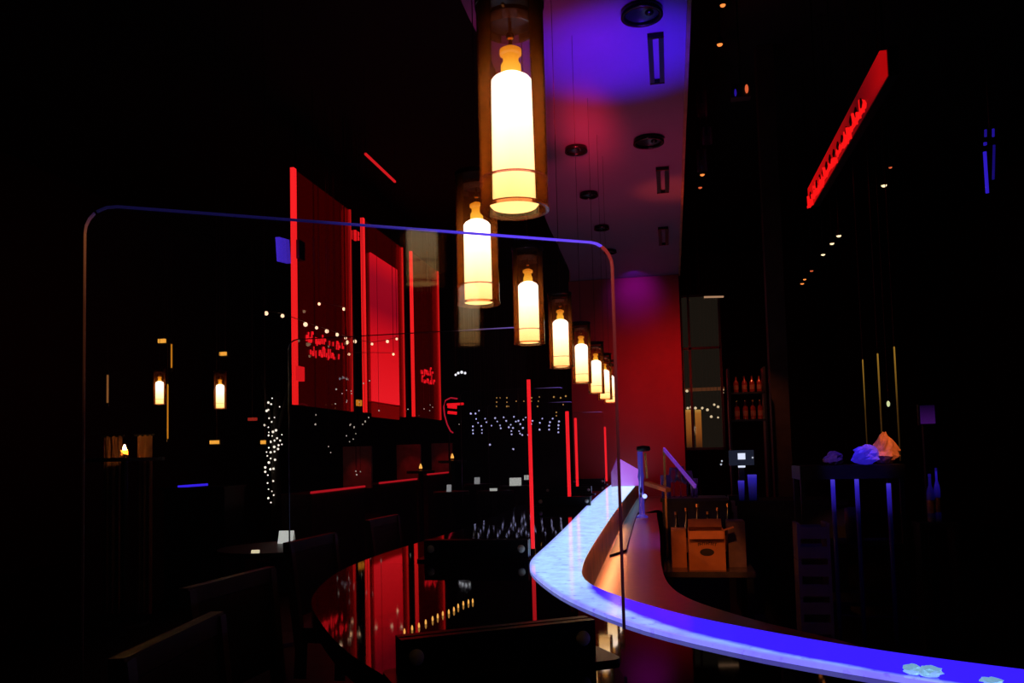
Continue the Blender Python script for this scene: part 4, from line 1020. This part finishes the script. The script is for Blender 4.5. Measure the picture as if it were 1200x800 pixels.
spot('shelf_light', (0.75, 8.0, 3.0), (0.93, 8.65, 2.0), (1.0, 0.22, 0.08), 25, 40, 1.0, 0.02)

# chrome shelving with bags ---------------------------------------------------
YS = 6.3
zt = atY(1000, 545, YS).z
xs = [atY(x, 560, YS).x for x in (938, 975, 1003, 1040, 1062)]
e = empty('metal_rack', ((xs[0] + xs[-1]) / 2, YS + 0.2, 0), 'dark storage rack with blue lit chrome posts carrying crumpled bags', 'rack')
xc = (xs[0] + xs[-1]) / 2; wd = xs[-1] - xs[0]
zl_ = atY(975, 552, YS).z
MB().box((xc, YS + 0.22, zt - 0.05), (wd, 0.42, 0.10)).build('top_shelf', M_black, e, world=True)
MB().box((xc, YS + 0.22, 0.72), (wd, 0.40, 0.03)).build('lower_shelf', M_black, e, world=True)
MB().box((xc, YS + 0.22, 0.30), (wd, 0.40, 0.03)).build('lower_shelf', M_black, e, world=True)
M_post = ramp_emit('blue_post_glow', 'Z', [(0.0, (0.0, 0.0, 0.0)), (0.72, (0.0, 0.0, 0.006)), (0.80, (0.002, 0.001, 0.03)), (0.95, (0.03, 0.015, 0.55)), (1.0, (0.08, 0.05, 0.8))], 0.7)  # blue light on the chrome posts, painted as an emission ramp
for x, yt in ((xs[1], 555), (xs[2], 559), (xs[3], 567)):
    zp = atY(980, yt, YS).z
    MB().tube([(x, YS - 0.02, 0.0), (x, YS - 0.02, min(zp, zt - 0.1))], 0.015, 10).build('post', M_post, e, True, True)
for x in (xs[0] + 0.02, xs[-1] - 0.02):
    for yy in (YS + 0.05, YS + 0.40):
        MB().box((x, yy, zt / 2 - 0.05), (0.03, 0.03, zt - 0.1)).build('leg', M_black, e, world=True)
def crumple(name, c, size, mt, label, seed, cat='bag', peak=0.0, group=None):
    r = random.Random(seed); m = MB(); n, k = 14, 9
    m.sphere((0, 0, 0), 1.0, n, k)
    vs = []
    for x, y, z in m.v:
        j = 1 + r.uniform(-0.30, 0.25)
        zz_ = (z + 1) / 2
        sh = 1.0 - peak * zz_
        vs.append((c[0] + x * sh * size[0] / 2 * j, c[1] + y * sh * size[1] / 2 * j, c[2] + max(0.0, zz_ * size[2] * (1 + r.uniform(-0.06, 0.06)) if z > -0.99 else 0)))
    m.v = vs
    o = m.build(name, mt)
    o.location.z = c[2]
    return tag(o, label, cat, group)
s_ = mpp(YS)
p = atY(1040, 540, YS + 0.15)
crumple('paper_bag', (p.x, YS + 0.2, zt), (40 * s_, 0.2, 36 * s_), mat('tan_paper', (0.75, 0.40, 0.28), 0.5, bump=0.5, scale=30), 'crumpled tan paper bag with a peaked top on the storage rack', 4, peak=0.75)
p = atY(1019, 545, YS)
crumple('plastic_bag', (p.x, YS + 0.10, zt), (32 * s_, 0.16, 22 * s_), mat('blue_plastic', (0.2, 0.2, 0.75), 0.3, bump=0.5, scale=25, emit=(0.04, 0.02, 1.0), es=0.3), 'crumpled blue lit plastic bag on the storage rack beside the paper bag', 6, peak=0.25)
p = atY(981, 535, YS)
crumple('cloth_bundle', (p.x, YS + 0.15, zt), (24 * s_, 0.16, 16 * s_), mat('violet_cloth', (0.25, 0.14, 0.22), 0.6, bump=0.4, scale=25), 'small dull violet cloth bundle on the storage rack away from the bags', 9, 'cloth', peak=0.3)
spot('bag_light', (xc + 0.6, YS - 1.2, 2.9), (atY(1044, 525, YS).x, YS + 0.2, zt + 0.1), (1.0, 0.26, 0.05), 110, 14, 0.7, 0.03)
spot('bag_blue_light', (xc - 0.3, YS - 1.3, 2.6), (atY(1005, 540, YS).x, YS + 0.1, zt), (0.12, 0.06, 1.0), 60, 18, 0.7, 0.03)
for i, (x, y) in enumerate(((992, 569), (997, 571), (1001, 572), (993, 598), (998, 597), (1002, 599))):
    zs = 0.735 if i > 2 else None
    Y = YS + 0.06; p = atY(x, y, Y)
    if zs is None: continue
    o = MB().lathe([(0.001, 0), (0.018, 0), (0.022, p.z + 0.02 - 0.735), (0.019, p.z + 0.02 - 0.735), (0.015, 0.01), (0.001, 0.01)], 12, (p.x, Y, 0.735)).build('drinking_glass', M_cg, None, True)
    tag(o, ('first', 'second', 'third')[i - 3] + ' tall clear glass from the crates inside the storage rack', 'glass', 'glasses inside the rack')

# crates next to the rack
a = atY(944, 668, 5.4); b = atY(974, 668, 5.4); 
hc = 0.155
M_crate = mat('crate_violet', (0.06, 0.045, 0.10), 0.6, var=0.2)
for k in range(4):
    z = 0.0 + k * hc * 1.05 + 0.02
    e = empty('plastic_crate', ((a.x + b.x) / 2, 5.62, k * 0.24), 'dark violet slatted crate ' + ('on the floor under the stack by the rack', 'second from the floor in the stack by the rack', 'third from the floor in the stack by the rack', 'topmost in the stack by the rack')[k], 'crate', 'stacked crates')
    Wc = 0.20
    for sx in (-1, 1):
        MB().box((sx * (Wc / 2 - 0.01), 0, 0.118), (0.02, Wc, 0.236)).build('end_side', M_crate, e)
        for q in range(2):
            MB().box((0, sx * (Wc / 2 - 0.008), 0.05 + 0.125 * q), (Wc - 0.04, 0.012, 0.075)).build('slat', M_crate, e)
    MB().box((0, 0, 0.008), (Wc - 0.04, Wc - 0.04, 0.012)).build('bottom', M_crate, e)
spot('crate_glow', (atY(960, 600, 5.0).x, 4.6, 1.9), ((a.x + b.x) / 2, 5.45, 0.85), (0.25, 0.10, 1.0), 5, 30, 0.8, 0.03)

# gold rods
YR = 7.0
M_rod = ramp_emit('gold_rod', 'Z', [(0.0, (0.02, 0.008, 0.002)), (0.5, (0.10, 0.045, 0.006)), (1.0, (0.62, 0.32, 0.04))], 0.45)
for i, (x, y0, lab) in enumerate(((1014, 421, 'shortest thin gold rod light hanging behind the storage rack'), (1032, 414, 'middle thin gold rod light hanging behind the storage rack'), (1052, 406, 'longest thin gold rod light hanging behind the storage rack, over the paper bag'))):
    a = atY(x + 3, 540, YR); b = atY(x, y0, YR)
    e = empty('rod_light', (a.x, YR, a.z), lab, 'rod light', 'gold rod lights')
    MB().tube([(0, 0, 0), (0, 0, b.z - a.z)], 0.006 if i else 0.0045, 8).build('rod', M_rod, e, True)
    MB().tube([(0, 0, b.z - a.z), (0, 0, 5.8 - a.z)], 0.003, 5).build('cord', M_cord, e)
p = atY(1041, 473, 7.4); sl_ = tag(MB().sphere(p, 0.017, 10, 8, (0.8, 0.8, 1.5)).build('small_lamp', glow('pale_green', (0.9, 1.0, 0.5), 0.7), None, True), 'tiny pale green indicator lamp between the gold rods', 'lamp')
MB().tube([p, Vector((p.x, p.y, 5.8))], 0.003, 5).build('hanger', M_cord, sl_, world=True)

# red fascia sign ----------------------------------------------------------------
XS = 1.35
M_sign = ramp_emit('red_sign_face', 'Y', [(0.0, (0.42, 0.002, 0.003)), (0.12, (0.22, 0.001, 0.003)), (0.24, (0.10, 0.001, 0.003)), (0.40, (0.26, 0.002, 0.003)), (1.0, (0.62, 0.003, 0.003))], 0.95)
a = atX(1033, 103, XS); a1 = atX(1029, 70, XS); b = atX(947, 232, XS); b1 = atX(944, 221, XS)
e = empty('red_sign', (XS, (a.y + b.y) / 2, min(a.z, b.z)), 'long red illuminated fascia sign with handwritten red lettering on its lower edge', 'sign')
z0 = (a.z + b.z) / 2; z1 = (a1.z + b1.z) / 2
MB().box((XS + 0.02, (a.y + b.y) / 2, (z0 + z1) / 2), (0.04, b.y - a.y, z1 - z0)).build('sign_face', M_sign, e, world=True)
MB().box((XS + 0.07, (a.y + b.y) / 2, (z0 + z1) / 2), (0.06, b.y - a.y + 0.04, z1 - z0 + 0.02)).build('housing', M_black, e, world=True)
for yy in (a.y + 0.2, b.y - 0.2): MB().tube([(XS + 0.07, yy, z1), (XS + 0.07, yy, 5.8)], 0.008, 6).build('hanger', M_black, e, world=True)
rs = random.Random(11); m = MB(); L = b.y - a.y
n = 26
for k in range(n):
    t = k / n
    if t < 0.10: continue
    y = a.y + L * (0.02 + 0.97 * t)
    tall = rs.random() < 0.22 or k in (4, 25)
    h = 0.09 if tall else 0.045
    dz = -0.06 if rs.random() < 0.4 else -0.035
    m.bar((XS - 0.012, y, z0 + dz), (XS - 0.012, y + rs.uniform(0.0, 0.05), z0 + dz + h), (0.012, 0.035))
    if rs.random() < 0.7:
        m.bar((XS - 0.012, y, z0 + dz + 0.006), (XS - 0.012, y + L / n * 0.95, z0 + dz + 0.012), (0.012, 0.022))
m.build('lettering', glow('sign_letters', (1.0, 0.008, 0.008), 0.95), e, world=True)['kind'] = 'stuff'
rs = random.Random(12); m = MB()
for k in range(14):
    t = 0.16 + 0.8 * k / 14; y = a.y + L * t
    m.bar((XS - 0.02, y, z0 + 0.005), (XS - 0.02, y + 0.03, z0 + rs.uniform(0.03, 0.06)), (0.010, 0.045))
m.build('letter_shadow', mat('letter_black', (0.004, 0.002, 0.002), 0.6), e, world=True)['kind'] = 'stuff'

# track spots and other little lamps on the right ----------------------------------
def track_spot(px, py, Y, rpx, mt, label, group):
    p = atY(px, py, Y); r = rpx * mpp(Y)
    e = empty('track_spot', p, label, 'spotlight', group)
    MB().sphere((0, 0, 0), r, 12, 8, (1, 1, 0.7)).build('lens', mt, e, True)
    MB().lathe([(r * 1.15, -r * 0.1), (r * 1.25, r * 2.2), (r * 0.6, r * 3.0), (0.001, r * 3.0)], 14).build('can', M_black, e, True)
    MB().tube([(0, 0, r * 3.0), (0, 0, 5.8 - p.z)], 0.006, 6).build('stem', M_black, e)
M_or = glow('spot_orange', (1.0, 0.26, 0.05), 1.3); M_wh = glow('spot_white', (1.0, 0.78, 0.42), 1.6); M_rd = glow('spot_red', (1.0, 0.16, 0.05), 0.7)
for (x, y, Y, r, mt, g) in ((847, 6, 5.5, 3.2, M_or, 0), (843.5, 52, 6.0, 3.2, M_or, 0), (823, 204.5, 8.5, 2.6, M_or, 1), (820.5, 219.5, 9.0, 2.2, M_rd, 1),
                            (1036, 217, 7.5, 3.0, M_wh, 2), (1043.5, 196, 6.8, 1.8, M_rd, 2), (983, 276, 8.0, 2.6, M_wh, 3), (975, 285, 8.4, 2.4, M_wh, 3), (964.5, 298, 9.0, 2.2, M_wh, 3), (951, 317, 10.0, 1.9, M_rd, 3), (943, 327, 10.6, 1.7, M_or, 3), (940, 332, 10.9, 2.0, M_or, 3)):
    lab = ('orange track spot high beside the lit ceiling band', 'small orange track spot under the pair beside the ceiling band', 'track spot near the red fascia sign, apart from the row', 'small track spot in the row beyond the red fascia sign')[g]
    if g == 2: lab = 'bright white track spot apart from the row by the fascia sign' if mt is M_wh else 'faint red track spot above the white one by the fascia sign'
    if g == 3: lab = {983: 'first', 975: 'second', 964.5: 'third', 951: 'fourth', 943: 'fifth', 940: 'sixth'}[x] + ' track spot from the red fascia sign in the receding row'
    if g == 1: lab = ('small orange track spot right above a fainter red one' if mt is M_or else 'faint red track spot right below a small orange one')
    if g == 0: lab = 'orange track spot high beside the lit ceiling band, ' + ('nearer the stage lamp' if y > 20 else 'above the other orange one')
    track_spot(x, y, Y, r, mt, lab, None if g == 2 else 'track spots set %s' % ('one', 'two', 'three', 'four')[g])
p = atY(875, 104, 6.0)
e = empty('stage_lamp', p, 'small hanging stage lamp with a red and a blue lens', 'lamp')
MB().sphere((0, 0, 0), 0.018, 10, 8, (0.7, 1, 1.8)).build('red_lens', M_rd, e, True)
MB().sphere((-0.08, 0, -0.02), 0.014, 10, 8, (0.6, 1, 2.0)).build('blue_lens', glow('blue_lens', (0.06, 0.02, 1.0), 0.25), e, True)
MB().box((-0.04, 0.05, 0.0), (0.14, 0.08, 0.10)).build('body', M_black, e)
MB().tube([(-0.04, 0.05, 0.05), (-0.04, 0.05, 5.8 - p.z)], 0.006, 6).build('stem', M_black, e)

# hanging smoked glasses near the ceiling band
for i, (x, y0, y1) in enumerate(((823, 108, 135), (829, 150, 168), (823, 176, 200))):
    Y = 7.5 + 0.4 * i; p = atY(x, y1, Y); t_ = atY(x, y0, Y).z
    e = empty('glass_pendant', (p.x, Y, p.z), ('uppermost', 'middle', 'lowest')[i] + ' faint unlit smoked glass pendant beside the lit ceiling band', 'pendant lamp', 'unlit smoked glass pendants')
    r = 6 * mpp(Y)
    MB().lathe([(r, 0), (r, t_ - p.z), (r * 0.92, t_ - p.z), (r * 0.92, 0)], 18, close=True).build('glass_shade', M_cg, e, 'auto')
    MB().lathe([(0.001, (t_ - p.z) * 0.5), (r * 0.3, (t_ - p.z) * 0.5), (r * 0.3, t_ - p.z), (0.001, t_ - p.z)], 10).build('socket', M_cap, e)
    MB().tube([(0, 0, t_ - p.z), (0, 0, 5.8 - p.z)], 0.003, 5).build('cord', M_cord, e)

# blue tube pair far right, violet screen
YU = 5.0
e = empty('blue_tube_lamp', atY(1158, 228, YU), 'paired blue neon tubes hanging above the storage side', 'neon lamp')
for x0, y0, x1, y1, wd, st in ((1154, 178, 1157, 226, 0.016, 0.5), (1165, 170, 1164, 210, 0.012, 0.12), (1155, 152, 1155, 160, 0.012, 0.2), (1164, 151, 1164, 160, 0.012, 0.25), (1154.5, 167, 1154.5, 170, 0.016, 0.3)):
    MB().tube([atY(x1, y1, YU), atY(x0, y0, YU)], wd / 2 * 1.2, 8).build('tube', glow('neon_blue_%d' % int(st * 100), (0.05, 0.02, 1.0), st), e, True, True)
p = atY(1160, 150, YU); MB().tube([p, Vector((p.x, YU, 5.8))], 0.005, 6).build('hanger', M_black, e, world=True)
YV = 6.8
a = atY(1078, 475, YV); b = atY(1096, 496, YV)
e = empty('wall_screen', ((a.x + b.x) / 2, YV, b.z), 'small dim violet screen beside the gold rods', 'screen')
MB().box(((a.x + b.x) / 2, YV, (a.z + b.z) / 2), (b.x - a.x, 0.012, a.z - b.z)).build('display', ramp_emit('violet_display', 'Z', [(0, (0.25, 0.03, 0.60)), (1, (0.03, 0.003, 0.10))], 0.13), e, world=True)
MB().box(((a.x + b.x) / 2, YV + 0.03, (a.z + b.z) / 2), (b.x - a.x + 0.02, 0.045, a.z - b.z + 0.02)).build('housing', M_black, e, world=True)
MB().box(((a.x + b.x) / 2, YV + 0.06, b.z / 2), (0.05, 0.05, b.z)).build('stand', M_black, e, world=True)
# blue lit bottles beside the rack
for i, (x, y0, y1, st) in enumerate(((1091, 555, 572, 0.10), (1099, 548, 574, 0.28))):
    Y = 6.2; a = atY(x, 590, Y); t_ = atY(x, y0, Y).z
    z0 = 0.90
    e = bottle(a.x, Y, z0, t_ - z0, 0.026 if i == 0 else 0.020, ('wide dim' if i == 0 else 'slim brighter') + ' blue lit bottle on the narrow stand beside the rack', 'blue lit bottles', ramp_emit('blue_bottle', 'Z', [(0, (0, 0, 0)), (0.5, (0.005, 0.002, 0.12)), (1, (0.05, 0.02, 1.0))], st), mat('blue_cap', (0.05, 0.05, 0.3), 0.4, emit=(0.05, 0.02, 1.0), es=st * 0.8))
a = atY(1095, 590, 6.2)
e = empty('narrow_stand', (a.x, 6.2, 0), 'narrow dark stand holding two blue lit bottles', 'stand')
MB().box((a.x, 6.2, 0.885), (0.26, 0.2, 0.03)).build('top', M_black, e, world=True)
for sx in (-1, 1): MB().box((a.x + sx * 0.11, 6.2, 0.435), (0.03, 0.16, 0.87)).build('leg', M_black, e, world=True)

# crumpled napkins on the glowing strip
M_nap = mat('napkin', (0.75, 0.9, 0.95), 0.8, emit=(0.30, 0.66, 1.0), es=0.55, bump=0.3, scale=60)  # strip light shining through the napkins, put in as emission
for i, (x, y, wpx, hpx) in enumerate(((1072, 792, 19, 11), (1092, 795, 24, 12), (1166, 803, 22, 6))):
    p = hz(x, y, ZG); s_ = mpp(p.y)
    crumple('napkin', (p.x, p.y + 0.01, ZG), (wpx * s_, 0.03, hpx * s_), M_nap, ('smaller crumpled white napkin of the touching pair on the glowing strip', 'larger crumpled white napkin of the touching pair on the glowing strip', 'lone flat crumpled white napkin on the glowing strip')[i], 20 + i, 'napkin', group='crumpled napkins on the strip')
